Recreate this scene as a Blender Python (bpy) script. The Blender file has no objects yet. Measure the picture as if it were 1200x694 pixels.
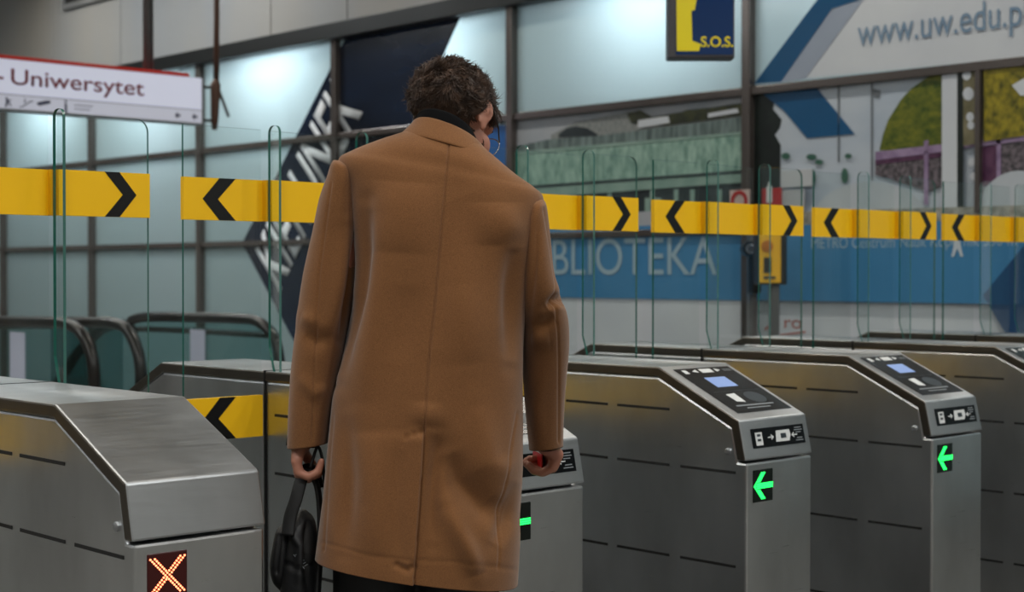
import bpy, bmesh, math, random
from mathutils import Vector, Matrix, noise
random.seed(7)
C = bpy.context.scene.collection
PI = math.pi

# ------------------------------------------------------------------ camera model
YAW, PIT, F, H = 0.8205, 0.0143, 1807.8, 1.28
s_, c_ = math.sin(YAW), math.cos(YAW)
CX0, CZ0 = -0.6236, 3.9596
CAM = Vector((-CX0*s_-CZ0*c_, CX0*c_-CZ0*s_, H))
RIGHT = Vector((s_, -c_, 0))
FW = Vector((c_*math.cos(PIT), s_*math.cos(PIT), -math.sin(PIT)))
UP = Vector((c_*math.sin(PIT), s_*math.sin(PIT), math.cos(PIT)))
def ray(px, py): return FW + RIGHT*((px-600)/F) + UP*((347-py)/F)
def hit(px, py, ax, val):
    d = ray(px, py); return CAM + d*((val-CAM[ax])/d[ax])
def at(px, py, Z): return CAM + ray(px, py)*Z

# ------------------------------------------------------------------ materials
def lin(v):
    v /= 255.0
    return v/12.92 if v <= 0.04045 else ((v+0.055)/1.055)**2.4
def rgb(r, g, b): return (lin(r), lin(g), lin(b), 1)
MATS = {}
def mat(name, col, rough=0.5, metal=0.0, spec=0.5, emit=None, estr=1.0, sheen=0, coat=0, bump=None, vary=None, trans=0):
    m = bpy.data.materials.new(name); m.use_nodes = True
    nt = m.node_tree; b = nt.nodes['Principled BSDF']
    b.inputs['Base Color'].default_value = col
    b.inputs['Roughness'].default_value = rough
    b.inputs['Metallic'].default_value = metal
    b.inputs['Specular IOR Level'].default_value = spec
    if emit:
        b.inputs['Emission Color'].default_value = emit
        b.inputs['Emission Strength'].default_value = estr
    if sheen:
        b.inputs['Sheen Weight'].default_value = sheen
        b.inputs['Sheen Roughness'].default_value = 0.5
    if coat: b.inputs['Coat Weight'].default_value = coat
    if trans: b.inputs['Transmission Weight'].default_value = trans
    tc = nt.nodes.new('ShaderNodeTexCoord')
    def nz(scale, detail, stretch):
        mp = nt.nodes.new('ShaderNodeMapping'); mp.inputs['Scale'].default_value = stretch
        nt.links.new(tc.outputs['Object'], mp.inputs['Vector'])
        n = nt.nodes.new('ShaderNodeTexNoise'); n.inputs['Scale'].default_value = scale
        n.inputs['Detail'].default_value = detail
        nt.links.new(mp.outputs['Vector'], n.inputs['Vector']); return n
    if vary:     # (scale, detail, stretch, col2, lo, hi)
        sc, de, st, col2, lo, hi = vary
        n = nz(sc, de, st); r = nt.nodes.new('ShaderNodeValToRGB')
        r.color_ramp.elements[0].position = lo; r.color_ramp.elements[1].position = hi
        r.color_ramp.elements[0].color = col; r.color_ramp.elements[1].color = col2
        nt.links.new(n.outputs['Fac'], r.inputs['Fac']); nt.links.new(r.outputs['Color'], b.inputs['Base Color'])
    last = None
    for bp in (bump or []):   # (scale, detail, stretch, strength, distance)
        sc, de, st, stg, dist = bp
        n = nz(sc, de, st); bn = nt.nodes.new('ShaderNodeBump')
        bn.inputs['Strength'].default_value = stg; bn.inputs['Distance'].default_value = dist
        nt.links.new(n.outputs['Fac'], bn.inputs['Height'])
        if last: nt.links.new(last.outputs['Normal'], bn.inputs['Normal'])
        last = bn
    if last: nt.links.new(last.outputs['Normal'], b.inputs['Normal'])
    MATS[name] = m; return m
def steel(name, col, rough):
    m = mat(name, rgb(*col), rough, 1.0, vary=(2.1, 5, (1, 1, .5), rgb(*[int(c*.76) for c in col]), .42, .72), bump=[(3.2, 2, (1, 1, .55), 0.6, 0.020), (60, 3, (1, 1, 22), 0.12, 0.0004)])  # blotches in the base colour stand in for uneven reflections
    nt = m.node_tree; b = nt.nodes['Principled BSDF']
    tc = nt.nodes.new('ShaderNodeTexCoord'); mp = nt.nodes.new('ShaderNodeMapping')
    mp.inputs['Scale'].default_value = (1.5, 1.5, 60)
    n = nt.nodes.new('ShaderNodeTexNoise'); n.inputs['Scale'].default_value = 6; n.inputs['Detail'].default_value = 5
    mr = nt.nodes.new('ShaderNodeMapRange'); mr.inputs['To Min'].default_value = rough-.08; mr.inputs['To Max'].default_value = rough+.12
    nt.links.new(tc.outputs['Object'], mp.inputs['Vector']); nt.links.new(mp.outputs['Vector'], n.inputs['Vector'])
    nt.links.new(n.outputs['Fac'], mr.inputs['Value']); nt.links.new(mr.outputs['Result'], b.inputs['Roughness'])
    b.inputs['Anisotropic'].default_value = .5
    return m
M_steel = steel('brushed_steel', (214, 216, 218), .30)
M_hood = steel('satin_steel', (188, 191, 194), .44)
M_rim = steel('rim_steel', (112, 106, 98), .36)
M_seam = mat('dark_seam', rgb(52, 52, 50), .5, .4)
M_black = mat('black_plastic', rgb(14, 15, 16), .35)
M_slot = mat('slot_black', rgb(8, 8, 8), .8)
M_panel = mat('black_reader_glass', rgb(9, 10, 13), .22, spec=.25)
M_screen = mat('reader_screen', rgb(110, 130, 170), .3, emit=rgb(130, 155, 205), estr=.42)
M_white = mat('white_print', rgb(205, 208, 208), .5)
M_grey = mat('grey_print', rgb(120, 126, 130), .5)
M_dgrey = mat('dark_grey_print', rgb(44, 52, 58), .4)
M_green = mat('green_led', rgb(40, 240, 90), .4, emit=rgb(30, 255, 90), estr=2.4)
M_greenoff = mat('green_led_window', rgb(4, 14, 8), .25)
M_red = mat('red_led', rgb(255, 90, 60), .4, emit=rgb(255, 120, 80), estr=5.0)
M_redglow = mat('red_led_window', rgb(34, 4, 4), .3, emit=rgb(90, 6, 4), estr=.12)
M_yellow = mat('yellow_film', rgb(244, 190, 10), .42)
M_yellowd = mat('yellow_film_shaded', rgb(224, 168, 8), .42)  # darker copy of the yellow film: shade of the turned strips put into colour
M_chev = mat('black_film', rgb(10, 11, 12), .4)
def glass_mat(name, tint, rough=0.0, fac=.9):
    m = bpy.data.materials.new(name); m.use_nodes = True; nt = m.node_tree; nt.nodes.clear()
    o = nt.nodes.new('ShaderNodeOutputMaterial'); mx = nt.nodes.new('ShaderNodeMixShader')
    t = nt.nodes.new('ShaderNodeBsdfTransparent'); g = nt.nodes.new('ShaderNodeBsdfGlossy')
    lw = nt.nodes.new('ShaderNodeLayerWeight'); lw.inputs['Blend'].default_value = .5
    pw = nt.nodes.new('ShaderNodeMath'); pw.operation = 'POWER'; pw.inputs[1].default_value = 4
    fr = nt.nodes.new('ShaderNodeMath'); fr.operation = 'MULTIPLY_ADD'; fr.inputs[1].default_value = .5; fr.inputs[2].default_value = .025
    nt.links.new(lw.outputs['Facing'], pw.inputs[0]); nt.links.new(pw.outputs[0], fr.inputs[0])
    t.inputs['Color'].default_value = tint; g.inputs['Roughness'].default_value = .03
    nt.links.new(fr.outputs[0], mx.inputs[0]); nt.links.new(t.outputs[0], mx.inputs[1]); nt.links.new(g.outputs[0], mx.inputs[2])
    nt.links.new(mx.outputs[0], o.inputs[0]); return m
M_glass = glass_mat('clear_gate_glass', (.965, .985, .98, 1))
M_edge = mat('green_glass_edge', rgb(18, 92, 80), .12, spec=.8)
M_edgel = mat('pale_glass_edge', rgb(64, 108, 100), .15, spec=.8)
M_rail_glass = glass_mat('balustrade_glass', (.60, .74, .74, 1))

# ------------------------------------------------------------------ object helpers
def obj(name, bm, m, parent=None, smooth=False, bevel=0, auto=None):
    me = bpy.data.meshes.new(name); bm.normal_update(); bm.to_mesh(me); bm.free()
    o = bpy.data.objects.new(name, me); C.objects.link(o)
    for k in (m if isinstance(m, (list, tuple)) else [m]): me.materials.append(k)
    if smooth:
        for p in me.polygons: p.use_smooth = True
    if bevel:
        b = o.modifiers.new('bevel', 'BEVEL'); b.width = bevel; b.segments = 2; b.limit_method = 'ANGLE'; b.angle_limit = .6
    if parent: o.parent = parent
    return o
def tag(o, label=None, cat=None, group=None, kind=None):
    if label: o['label'] = label
    if cat: o['category'] = cat
    if group: o['group'] = group
    if kind: o['kind'] = kind
    return o
def empty(name, loc=(0, 0, 0), rz=0):
    o = bpy.data.objects.new(name, None); C.objects.link(o); o.location = loc; o.rotation_euler = (0, 0, rz)
    o.empty_display_size = .1; return o
def copy_tree(o, parent=None):
    n = o.copy(); C.objects.link(n)
    if parent: n.parent = parent
    for ch in list(o.children): copy_tree(ch, n)
    return n
def box(bm, x0, x1, y0, y1, z0, z1, mi=0):
    v = [bm.verts.new((x, y, z)) for x in (x0, x1) for y in (y0, y1) for z in (z0, z1)]
    for f in ((0, 1, 3, 2), (4, 6, 7, 5), (0, 4, 5, 1), (2, 3, 7, 6), (0, 2, 6, 4), (1, 5, 7, 3)):
        bm.faces.new([v[i] for i in f]).material_index = mi
    return bm
def B(): return bmesh.new()
def slab(bm, pts, nrm, th, mi=0):
    """polygon (3D points) given real thickness th along nrm"""
    n = Vector(nrm)*th
    a = [bm.verts.new(Vector(p)) for p in pts]; b = [bm.verts.new(Vector(p)+n) for p in pts]
    k = len(a)
    fs = [bm.faces.new(a), bm.faces.new(b[::-1])]
    for i in range(k): fs.append(bm.faces.new((a[i], b[i], b[(i+1) % k], a[(i+1) % k])))
    for f in fs: f.material_index = mi
    bmesh.ops.recalc_face_normals(bm, faces=fs)
def tube(bm, pts, r, n=10, cap=True, mi=0, closed=False, flat=None):
    pts = [Vector(p) for p in pts]; rings = []
    prev = None
    for i, p in enumerate(pts):
        t = (pts[min(i+1, len(pts)-1)]-pts[max(i-1, 0)]).normalized()
        if prev is None:
            a = Vector((0, 0, 1)) if abs(t.z) < .9 else Vector((1, 0, 0))
            u = t.cross(a).normalized()
        else: u = (prev - t*prev.dot(t)).normalized()
        prev = u; w = t.cross(u)
        rr = r[i] if isinstance(r, (list, tuple)) else r
        f2 = flat or 1
        rings.append([bm.verts.new(p + u*math.cos(2*PI*k/n)*rr + w*math.sin(2*PI*k/n)*rr*f2) for k in range(n)])
    for a, b in zip(rings, rings[1:]):
        for k in range(n): bm.faces.new((a[k], a[(k+1) % n], b[(k+1) % n], b[k])).material_index = mi
    if cap: bm.faces.new(rings[0][::-1]).material_index = mi; bm.faces.new(rings[-1]).material_index = mi
def text_mesh(name, body, m, o, ex, ez, width=None, height=None, parent=None, bold=0, th=.0006, shear=0):
    """text laid in the plane (ex, ez) with baseline start o; fitted to width/height"""
    cu = bpy.data.curves.new(name, 'FONT'); cu.body = body; cu.extrude = 0; cu.offset = bold; cu.size = 1
    t = bpy.data.objects.new('t', cu); C.objects.link(t)
    dg = bpy.context.evaluated_depsgraph_get(); dg.update()
    me = bpy.data.meshes.new_from_object(t.evaluated_get(dg)); bpy.data.objects.remove(t)
    xs = [v.co.x for v in me.vertices]; ys = [v.co.y for v in me.vertices]
    capf = .70
    sx = width/(max(xs)-min(xs)) if width else 1
    sy = height/capf if height else sx
    if not width: sx = sy
    x0 = min(xs); ex = Vector(ex).normalized(); ez = Vector(ez).normalized(); n = ex.cross(ez)
    bm = B(); bm.from_mesh(me)
    r = bmesh.ops.extrude_face_region(bm, geom=bm.faces[:])
    for g in r['geom']:
        if isinstance(g, bmesh.types.BMVert): g.co.z += 1
    o = Vector(o)
    for v in bm.verts:
        v.co = o + ex*((v.co.x-x0)*sx + shear*v.co.y*sy) + ez*(v.co.y*sy) + n*(v.co.z*th)
    bmesh.ops.recalc_face_normals(bm, faces=bm.faces[:])
    return obj(name, bm, m, parent)

# ================================================================== SETTING
WX = 5.04                 # plane of the glazed wall
YN, YF = -6.5, 14.5
M_floor = mat('stone_floor', rgb(112, 110, 106), .35, bump=[(14, 4, (1, 1, 1), .1, .002)], vary=(30, 5, (1, 1, 1), rgb(84, 83, 80), .35, .7))
M_ceil = mat('ceiling_panel', rgb(120, 120, 118), .7)
M_conc = mat('grey_wall_panel', rgb(140, 145, 150), .55, vary=(.8, 3, (1, 1, .4), rgb(150, 147, 140), .3, .7))
M_dark = mat('dark_wall', rgb(70, 71, 72), .7)
M_frame = mat('bronze_frame', rgb(112, 105, 102), .24, .7)
M_header = mat('dark_header', rgb(34, 37, 38), .4, .4)
def struct(name, bm, m, **k): return tag(obj(name, bm, m, **k), kind='structure')
fl = B()
for i in range(-8, 8):
    for j in range(-7, 15):
        x0, x1, y0, y1 = max(i*.9, -7), min(i*.9+.895, 7.1), max(j*.95, YN), min(j*.95+.945, YF)
        if x1 > x0 and y1 > y0: box(fl, x0, x1, y0, y1, -.03, 0)
box(fl, -7, 7.1, YN, YF, -.2, -.004)
struct('floor', fl, M_floor)
struct('ceiling', box(B(), -7, 7.1, YN, YF, 4.7, 4.85), M_ceil)
wl_ = B()
for k in range(21): box(wl_, -7.2, -7.0 if k % 3 else -6.9, YN+k, YN+k+.985, 0, 4.7, 0 if k % 3 else 1)
struct('wall_left', wl_, [mat('pale_wall_panel', rgb(176, 176, 172), .5), M_dark])
struct('wall_back', box(B(), -7, 7.1, YN-.2, YN, 0, 4.7), mat('back_wall_panel', rgb(170, 170, 166), .5))
wf_ = B()
for k in range(14): box(wf_, -7+k, -6.015+k, YF if k % 3 else YF-.1, YF+.2, 0, 4.7, 0 if k % 3 else 1)
struct('wall_far', wf_, [MATS['pale_wall_panel'], M_dark])
struct('wall_outer', box(B(), 7.1, 7.3, YN, YF, 0, 4.7), mat('white_light_box', rgb(120, 130, 134), .9))
# clad wall above the glazing, in separate flush panels with joints
cl = B(); ys = [YN, -4, -1.6, 2.7, 5.1, 6.35, 7.4, 9.9, 11.3, 12.9, YF]
for a, b in zip(ys, ys[1:]): box(cl, WX-.02, WX+.06, a+.006, b-.006, 3.24, 4.7)
box(cl, WX+.0, WX+.05, YN, YF, 3.24, 4.7)
struct('wall_right', cl, M_conc, bevel=.004)
struct('trim_1', box(B(), WX-.10, WX+.08, YN, YF, 3.115, 3.24), M_header, bevel=.006)
struct('trim_2', box(B(), WX-.04, WX+.03, YN, YF, 2.335, 2.385), M_frame, bevel=.006)
struct('trim_3', box(B(), WX-.04, WX+.03, 2.44, YF, 1.515, 1.56), M_frame, bevel=.006)
struct('trim_4', box(B(), WX-.04, WX+.03, YN, YF, 0, .12), M_frame)
MY = [14.4, 12.42, 10.46, 8.487, 6.492, 4.466, 2.412, .37, -1.65, -3.7, -5.7]
for i, y in enumerate(MY):
    struct('trim_%d' % (5+i), box(B(), WX-.06, WX+.05, y-.03, y+.03, .12, 3.115), M_frame, bevel=.006)
struct('trim_20', box(B(), WX-.05, WX-.012, .885, .913, 1.6, 2.335), M_frame)
# frosted glass: light from the box behind really passes through
def frosted(name, tint, tr):
    m = bpy.data.materials.new(name); m.use_nodes = True; nt = m.node_tree
    p = nt.nodes['Principled BSDF']; o = nt.nodes['Material Output']
    p.inputs['Base Color'].default_value = rgb(*tint); p.inputs['Roughness'].default_value = .12
    p.inputs['Specular IOR Level'].default_value = .45
    t = nt.nodes.new('ShaderNodeBsdfTranslucent'); t.inputs['Color'].default_value = rgb(224, 234, 237)
    mx = nt.nodes.new('ShaderNodeMixShader'); mx.inputs[0].default_value = tr
    nt.links.new(p.outputs[0], mx.inputs[1]); nt.links.new(t.outputs[0], mx.inputs[2]); nt.links.new(mx.outputs[0], o.inputs[0])
    return m
M_frost = frosted('frosted_glass', (160, 177, 179), .45)
wi = 1
for a, b in zip(MY[1:], MY):
    rows = [(.12, 1.515), (1.56, 2.335), (2.385, 3.115)] if a > 2.4 else [(.12, 2.335), (2.385, 3.115)]
    for z0, z1 in rows:
        struct('window_%d' % wi, box(B(), WX, WX+.012, a+.03, b-.03, z0, z1), M_frost); wi += 1

# ------------------------------------------------------------------ wall graphics
NX = Vector((-1, 0, 0))
def decal(name, pts, m, layer=1, parent=None, th=.0025):
    x = WX-.002-.003*layer; out = []
    for q in (pts if isinstance(pts[0][0], (list, tuple)) else [pts]):
        bm = B(); slab(bm, [hit(a, b, 0, x+.0025) for a, b in q], NX, th); out.append(obj(name, bm, m, parent))
    return out
def yz(name, rects, m, layer=1, parent=None, th=.0025):
    """rectangles in wall coordinates (y0,y1,z0,z1)"""
    bm = B(); x = WX-.002-.003*layer
    for (y0, y1, z0, z1) in rects: box(bm, x-th+.0025, x+.0025, y0, y1, z0, z1)
    return obj(name, bm, m, parent)
def film(name, col, col2=None, scale=6, lo=.35, hi=.65, stretch=(1, 1, 1), rough=.35, detail=6):
    return mat(name, rgb(*col), rough, vary=(scale, detail, stretch, rgb(*(col2 or col)), lo, hi))
M_navy = film('navy_film', (13, 20, 33), (28, 42, 66), 1.0, .35, .7, (1, .6, 2), .2)
M_blue = film('band_blue_film', (58, 122, 168), (66, 130, 176), 2)
M_teal = film('arrow_blue_film', (0, 74, 118), (2, 80, 126), 2)
M_deep = film('deep_blue_film', (14, 60, 100), (18, 66, 108), 2)
M_wfilm = film('white_film', (196, 202, 210), (204, 210, 216), 2)
M_lav = film('pale_grey_film', (146, 158, 176), (154, 165, 182), 2)
M_lett = film('pale_letter_film', (150, 176, 192), (158, 182, 196), 2)

# navy direction arrow with white lettering
g = empty('arrow_decal', (WX-.01, 7.0, 1.6)); tag(g, 'dark navy arrow film with white diagonal lettering on the frosted glass', 'decal')
def wparent(o, p):
    if isinstance(o, list):
        for q in o: wparent(q, p)
        return o
    o.parent = p; o.matrix_parent_inverse = Matrix.Translation(p.location).inverted(); return o
wparent(decal('navy_film', [(284, 285), (405, 45), (541, 17), (425, 275), (520, 470), (385, 478), (342, 395)], M_navy), g)
pA, pB = hit(299, 330, 0, WX-.012), hit(392, 88, 0, WX-.012)
# letters run up the diagonal edge, tops towards the edge
d45 = Vector((0, -1, 1)).normalized(); n45 = Vector((0, 1, 1)).normalized()
p0 = hit(327, 342, 0, WX-.012); p1 = hit(424, 130, 0, WX-.012)
wparent(text_mesh('lettering', 'KIERUNEK', mat('white_letter_film', rgb(206, 212, 218), .5), p0, (p1-p0).normalized(), Vector((0, 1, 1)).normalized(), width=(p1-p0).length, height=.50, bold=.018, th=.0008), g)
M_frameblue = film('bright_blue_film', (26, 88, 158), (34, 98, 168), 2)
tag(decal('blue_decal', [(560, 148), (603, 146), (603, 200), (560, 210)], M_frameblue)[0], 'bright blue film in the lower pane right of the head', 'decal')

# library banner : copper facade photograph above a blue band
lb = empty('library_banner', (WX-.01, 3.4, 1.6)); tag(lb, 'printed window banner with green copper facade above the blue BIBLIOTEKA band', 'banner')
y0, y1 = 2.44, 4.436
M_skyp = film('photo_sky', (150, 158, 166), (166, 170, 176), 3)
M_copper = film('photo_copper_facade', (100, 138, 126), (160, 192, 178), 17, .32, .68, (1, 1.6, .7))
M_copper2 = film('photo_copper_cornice', (70, 84, 84), (122, 140, 138), 9, .35, .65, (1, 3, .4))
M_roofp = film('photo_glass_roof', (118, 124, 124), (140, 144, 142), 30, .45, .55, (1, 3, 1))
M_treep = film('photo_dark_foliage', (30, 36, 22), (58, 62, 30), 18)
M_darkp = film('photo_dark_colonnade', (28, 38, 42), (44, 56, 58), 6)
M_pale = film('photo_pale_copper', (120, 150, 140), (142, 168, 158), 6)
wparent(decal('sky_print', [(604, 141), (878, 108), (878, 130), (604, 175)], M_skyp, 1), lb)
wparent(decal('roof_print', [(646, 158), (675, 143), (740, 130), (760, 140), (880, 122), (880, 150), (646, 172)], M_roofp, 2), lb)
wparent(decal('dome_print', [[(655, 157), (665, 150), (675, 148), (688, 150), (700, 157), (700, 160), (655, 161)]], M_darkp, 3), lb)
wparent(decal('hill_print', [(735, 133), (750, 129), (765, 137), (800, 131), (805, 129), (835, 126), (860, 122), (878, 120), (878, 134), (780, 147), (760, 146), (740, 144)], M_treep, 4), lb)
wparent(decal('pavilion_print', [[(748, 141), (783, 136), (785, 144), (748, 150)], [(830, 133), (864, 127), (866, 132), (830, 138)]], M_wfilm, 5), lb)
wparent(decal('cornice_print', [(604, 172), (640, 164), (720, 157), (878, 136), (878, 158), (604, 190)], M_copper2, 3), lb)
wparent(decal('facade_print', [(604, 182), (878, 157), (878, 214), (604, 232)], M_copper, 4), lb)
wparent(decal('ledge_print', [[(604, 222), (878, 203), (878, 213), (604, 234)], [(604, 178), (878, 154), (878, 157), (604, 182)]], M_pale, 5), lb)
wparent(decal('shade_line_print', [[(604, 219), (878, 199), (878, 202), (604, 222)]], M_darkp, 6), lb)
wparent(decal('colonnade_print', [(604, 232), (878, 213), (878, 262), (604, 268)], M_darkp, 2), lb)
wparent(decal('pillar_print', [[(a, 222), (a+5, 222), (a+5, 262), (a, 262)] for a in (640, 668, 712, 762, 790, 809, 841)] + [[(756, 232), (775, 232), (775, 262), (756, 262)]], M_pale, 3), lb)
wparent(decal('pavement_print', [(604, 258), (878, 240), (878, 262), (604, 268)], M_skyp, 4), lb)
wparent(yz('blue_band', [(y0, y1, 1.122, 1.585)], M_blue, 5), lb)
wparent(yz('white_band', [(y0, y1, .3, 1.122)], M_wfilm, 2), lb)
a = hit(617, 322, 0, WX-.02); b = hit(840, 322, 0, WX-.02)
wparent(text_mesh('lettering', 'BIBLIOTEKA', M_lett, (WX-.0205, a.y, 1.277), (0, -1, 0), (0, 0, 1), width=a.y-b.y, height=.235), lb)

# university banner over the transom
ub = empty('web_banner', (WX-.01, 1.4, 2.6)); tag(ub, 'white and blue banner reading www.uw.edu.pl above the transom', 'banner')
wparent(decal('white_field', [(944, 92), (1012, -12), (1420, -90), (1420, 45)], M_wfilm, 1), ub)
wparent(decal('grey_stripe', [(915, 96), (976, 9), (1020, -12), (1013, -2), (944, 92)], M_lav, 2), ub)
wparent(decal('blue_stripe', [(884, 98), (915, 96), (975, 10), (1006, 0), (1030, -14), (968, -14)], M_teal, 3), ub)
a = hit(1005, 56, 0, WX-.012); b = hit(1204, 30, 0, WX-.012)
M_webl = film('web_letter_film', (112, 138, 164), (120, 146, 170), 2)
wparent(text_mesh('lettering', 'www.uw.edu.pl', M_webl, (WX-.012, a.y, 2.548), (0, -1, 0), (0, 0, 1), width=a.y-b.y, height=.155), ub)

# street photograph under it
sb = empty('street_banner', (WX-.01, 1.2, 1.7)); tag(sb, 'printed banner with green mound, street lamps and blue arrow above a blue band', 'banner')
M_mist = film('photo_misty_sky', (166, 180, 196), (196, 204, 212), 1.2, .3, .7, (1, 1, 3))
M_tree2 = film('photo_black_tree', (10, 18, 18), (20, 32, 28), 14)
M_mound = film('photo_green_mound', (50, 74, 14), (116, 118, 30), 22, .3, .7, (1, 1, 1.6))
M_leaf = film('photo_yellow_leaves', (64, 66, 12), (158, 144, 36), 26, .3, .68)
M_purp = film('photo_purple_fence', (120, 98, 132), (158, 138, 170), 12)
M_purpd = film('photo_purple_shade', (70, 34, 66), (96, 60, 88), 20)
M_shrub = film('photo_shrubs', (46, 46, 48), (120, 110, 118), 40)
M_carw = film('photo_white_car', (178, 186, 194), (190, 197, 203), 3)
M_olive = film('photo_olive_strip', (96, 92, 66), (128, 122, 96), 10)
wparent(decal('sky_print', [(882, 108), (1215, 66), (1215, 262), (882, 262)], M_mist, 1), sb)
wparent(decal('tree_print', [(883, 108), (902, 106), (908, 118), (906, 128), (916, 140), (914, 150), (908, 158), (915, 170), (914, 262), (883, 262)], M_tree2, 2), sb)
wparent(decal('blue_arrow_print', [(894, 110), (957, 103), (1001.5, 157), (946, 162), (919, 130)], M_teal, 3), sb)
wparent(decal('lamp_print', [[(982, 100), (984, 100), (984, 190), (982, 190)], [(1021, 98), (1023, 98), (1023, 212), (1021, 212)], [(1023, 104), (1032, 106), (1031, 115), (1024, 113)]], film('photo_grey_mast', (104, 110, 116)), 3), sb)
wparent(decal('mound_print', [(1031, 176), (1035, 158), (1041, 141), (1056, 117), (1068, 104), (1086, 91), (1104, 87), (1104, 178)], M_mound, 4), sb)
wparent(decal('fence_print', [[(1026, 178), (1104, 169), (1104, 178), (1026, 188)], [(1083, 165), (1088, 164), (1088, 240), (1083, 240)], [(1128, 167), (1200, 158), (1215, 157), (1215, 163), (1128, 174)], [(1168, 160), (1173, 159), (1173, 220), (1168, 220)]], M_purp, 6), sb)
wparent(decal('shrub_print', [[(1026, 186), (1104, 177), (1104, 218), (1090, 225), (1026, 205)], [(1172, 168), (1215, 164), (1215, 206), (1172, 206)]], M_shrub, 4), sb)
wparent(decal('fence_shade_print', [[(1150, 172), (1168, 170), (1168, 215), (1150, 220)], [(1026, 186), (1104, 177), (1104, 184), (1026, 193)]], M_purpd, 5), sb)
def arc(cx, cy, rx, ry, a0, a1, n=14): return [(cx+rx*math.cos(math.radians(a0+(a1-a0)*i/n)), cy-ry*math.sin(math.radians(a0+(a1-a0)*i/n))) for i in range(n+1)]
wparent(decal('car_print', [[(945, 262)]+arc(1020, 255, 66, 42, 180, 0)[1:]+[(1086, 262)], [(1140, 262)]+arc(1195, 258, 52, 58, 175, 70)+[(1215, 204), (1215, 262)]], M_carw, 7), sb)
wparent(decal('column_print', [(1104, 84), (1122, 82), (1122, 262), (1104, 262)], M_wfilm, 8), sb)
wparent(decal('dark_strip_print', [(1122, 82), (1129, 81), (1129, 262), (1122, 262)], M_tree2, 8), sb)
wparent(decal('olive_strip_print', [(1129, 81), (1148, 79), (1148, 168), (1129, 171)], M_olive, 8), sb)
wparent(decal('blob_print', [arc(x, y, r, r*1.2, 0, 342, 18) for x, y, r in ((1133, 88, 5), (1135, 110, 6.5), (1137, 137, 4.5), (1138, 147, 4), (1139, 190, 4), (1141, 207, 4))], M_wfilm, 9), sb)
wparent(decal('foliage_print', [(1153, 80), (1215, 70), (1215, 157), (1153, 166)], M_leaf, 8), sb)
wparent(decal('pale_patch_print', [(1186, 100), (1200, 92), (1215, 92), (1215, 112), (1196, 112)], M_wfilm, 9), sb)
wparent(decal('plant_print', [arc(951, 184, 6, 3.5, 0, 340, 12), arc(960, 190, 5, 3, 0, 340, 12), arc(921, 183, 5, 4, 0, 340, 12), arc(994, 183, 4, 3, 0, 340, 12), arc(990, 206, 4, 9, 0, 340, 12), arc(952, 208, 4, 10, 0, 340, 12)], film('photo_plant', (50, 92, 78), (66, 104, 88), 10), 5), sb)
wparent(decal('kerb_print', [(882, 250), (1215, 240), (1215, 268), (882, 268)], film('photo_kerb', (120, 122, 112), (170, 168, 158), 20), 10), sb)
wparent(yz('blue_band', [(-1.65, 2.385, 1.125, 1.56)], M_blue, 11), sb)
wparent(yz('white_band', [(-1.65, 2.385, .3, 1.125)], M_wfilm, 2), sb)
wparent(decal('deep_triangle', [(1152, 346), (1225, 258), (1225, 405), (1185, 398), (1176, 387)], M_deep, 13), sb)
a = hit(925, 292, 0, WX-.04)
wparent(text_mesh('caption', 'METRO Centrum Nauk Kopernik 350 m', M_lett, (WX-.036, 1.95, 1.425), (0, -1, 0), (0, 0, 1), width=1.27, height=.062), sb)
# white walking-figure mark
bm = B(); mk = hit(1122, 292, 0, WX-.036)
for q in ([(-.015, .05), (.015, .05), (.02, 0), (.035, -.06), (.02, -.06), (0, -.015), (-.02, -.06), (-.035, -.06), (-.02, 0)], [(.012*math.cos(t*PI/5), .068+.013*math.sin(t*PI/5)) for t in range(10)]):
    slab(bm, [(WX-.0365, mk.y-u, mk.z+.02+v) for u, v in q], NX, .002)
wparent(obj('figure_mark', bm, M_wfilm), sb)
a = hit(918, 378, 0, WX-.02)
wparent(text_mesh('small_logo', 'ro', film('red_logo_film', (168, 92, 80)), (WX-.0095, a.y, .965), (0, -1, 0), (0, 0, 1), width=.12, height=.075), sb)
wparent(decal('logo_stroke', [[(896, 385), (906, 376), (906, 379), (897, 388)], [(913, 392), (944, 388), (944, 390), (913, 394)]], MATS['red_logo_film'], 3), sb)

# small plates on the wall
def plate(name, px0, py0, px1, py1, m, label, cat, off=.05, th=.012):
    a = hit(px0, py1, 0, WX-off); b = hit(px1, py0, 0, WX-off)
    bm = B(); box(bm, WX-off, WX-off+th, b.y, a.y, a.z, b.z); o = obj(name, bm, m, bevel=.002); tag(o, label, cat); return o, a, b
M_redp = mat('red_sign_plate', rgb(168, 24, 26), .4)
M_pinkp = mat('white_sign_plate', rgb(196, 176, 170), .4)
o, a, b = plate('prohibition_sign', 855, 222, 878, 241, M_pinkp, 'small white square sign with a red ring beside the tall mullion', 'sign', .075)
bm = B(); cy, cz = (a.y+b.y)/2, (a.z+b.z)/2-.02
rg = [[(cy+r*math.cos(t*PI/12), cz+r*math.sin(t*PI/12)) for t in range(24)] for r in (.04, .062)]
for k in range(24):
    k2 = (k+1) % 24; slab(bm, [(WX-.077, *rg[0][k]), (WX-.077, *rg[0][k2]), (WX-.077, *rg[1][k2]), (WX-.077, *rg[1][k])], NX, .002)
obj('red_ring', bm, M_redp, o)
o, a, b = plate('fire_sign', 893, 220, 915, 242, M_redp, 'small red square fire equipment sign on the black tree print', 'sign', .06)
bm = B(); cy = a.y-.055; cz = a.z+.02
slab(bm, [(WX-.062, cy+u, cz+v) for u, v in ((-.02, 0), (.02, 0), (.02, .09), (.008, .10), (.008, .12), (-.008, .12), (-.008, .10), (-.02, .09))], NX, .002)
obj('white_extinguisher_mark', bm, M_white, o)
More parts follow.
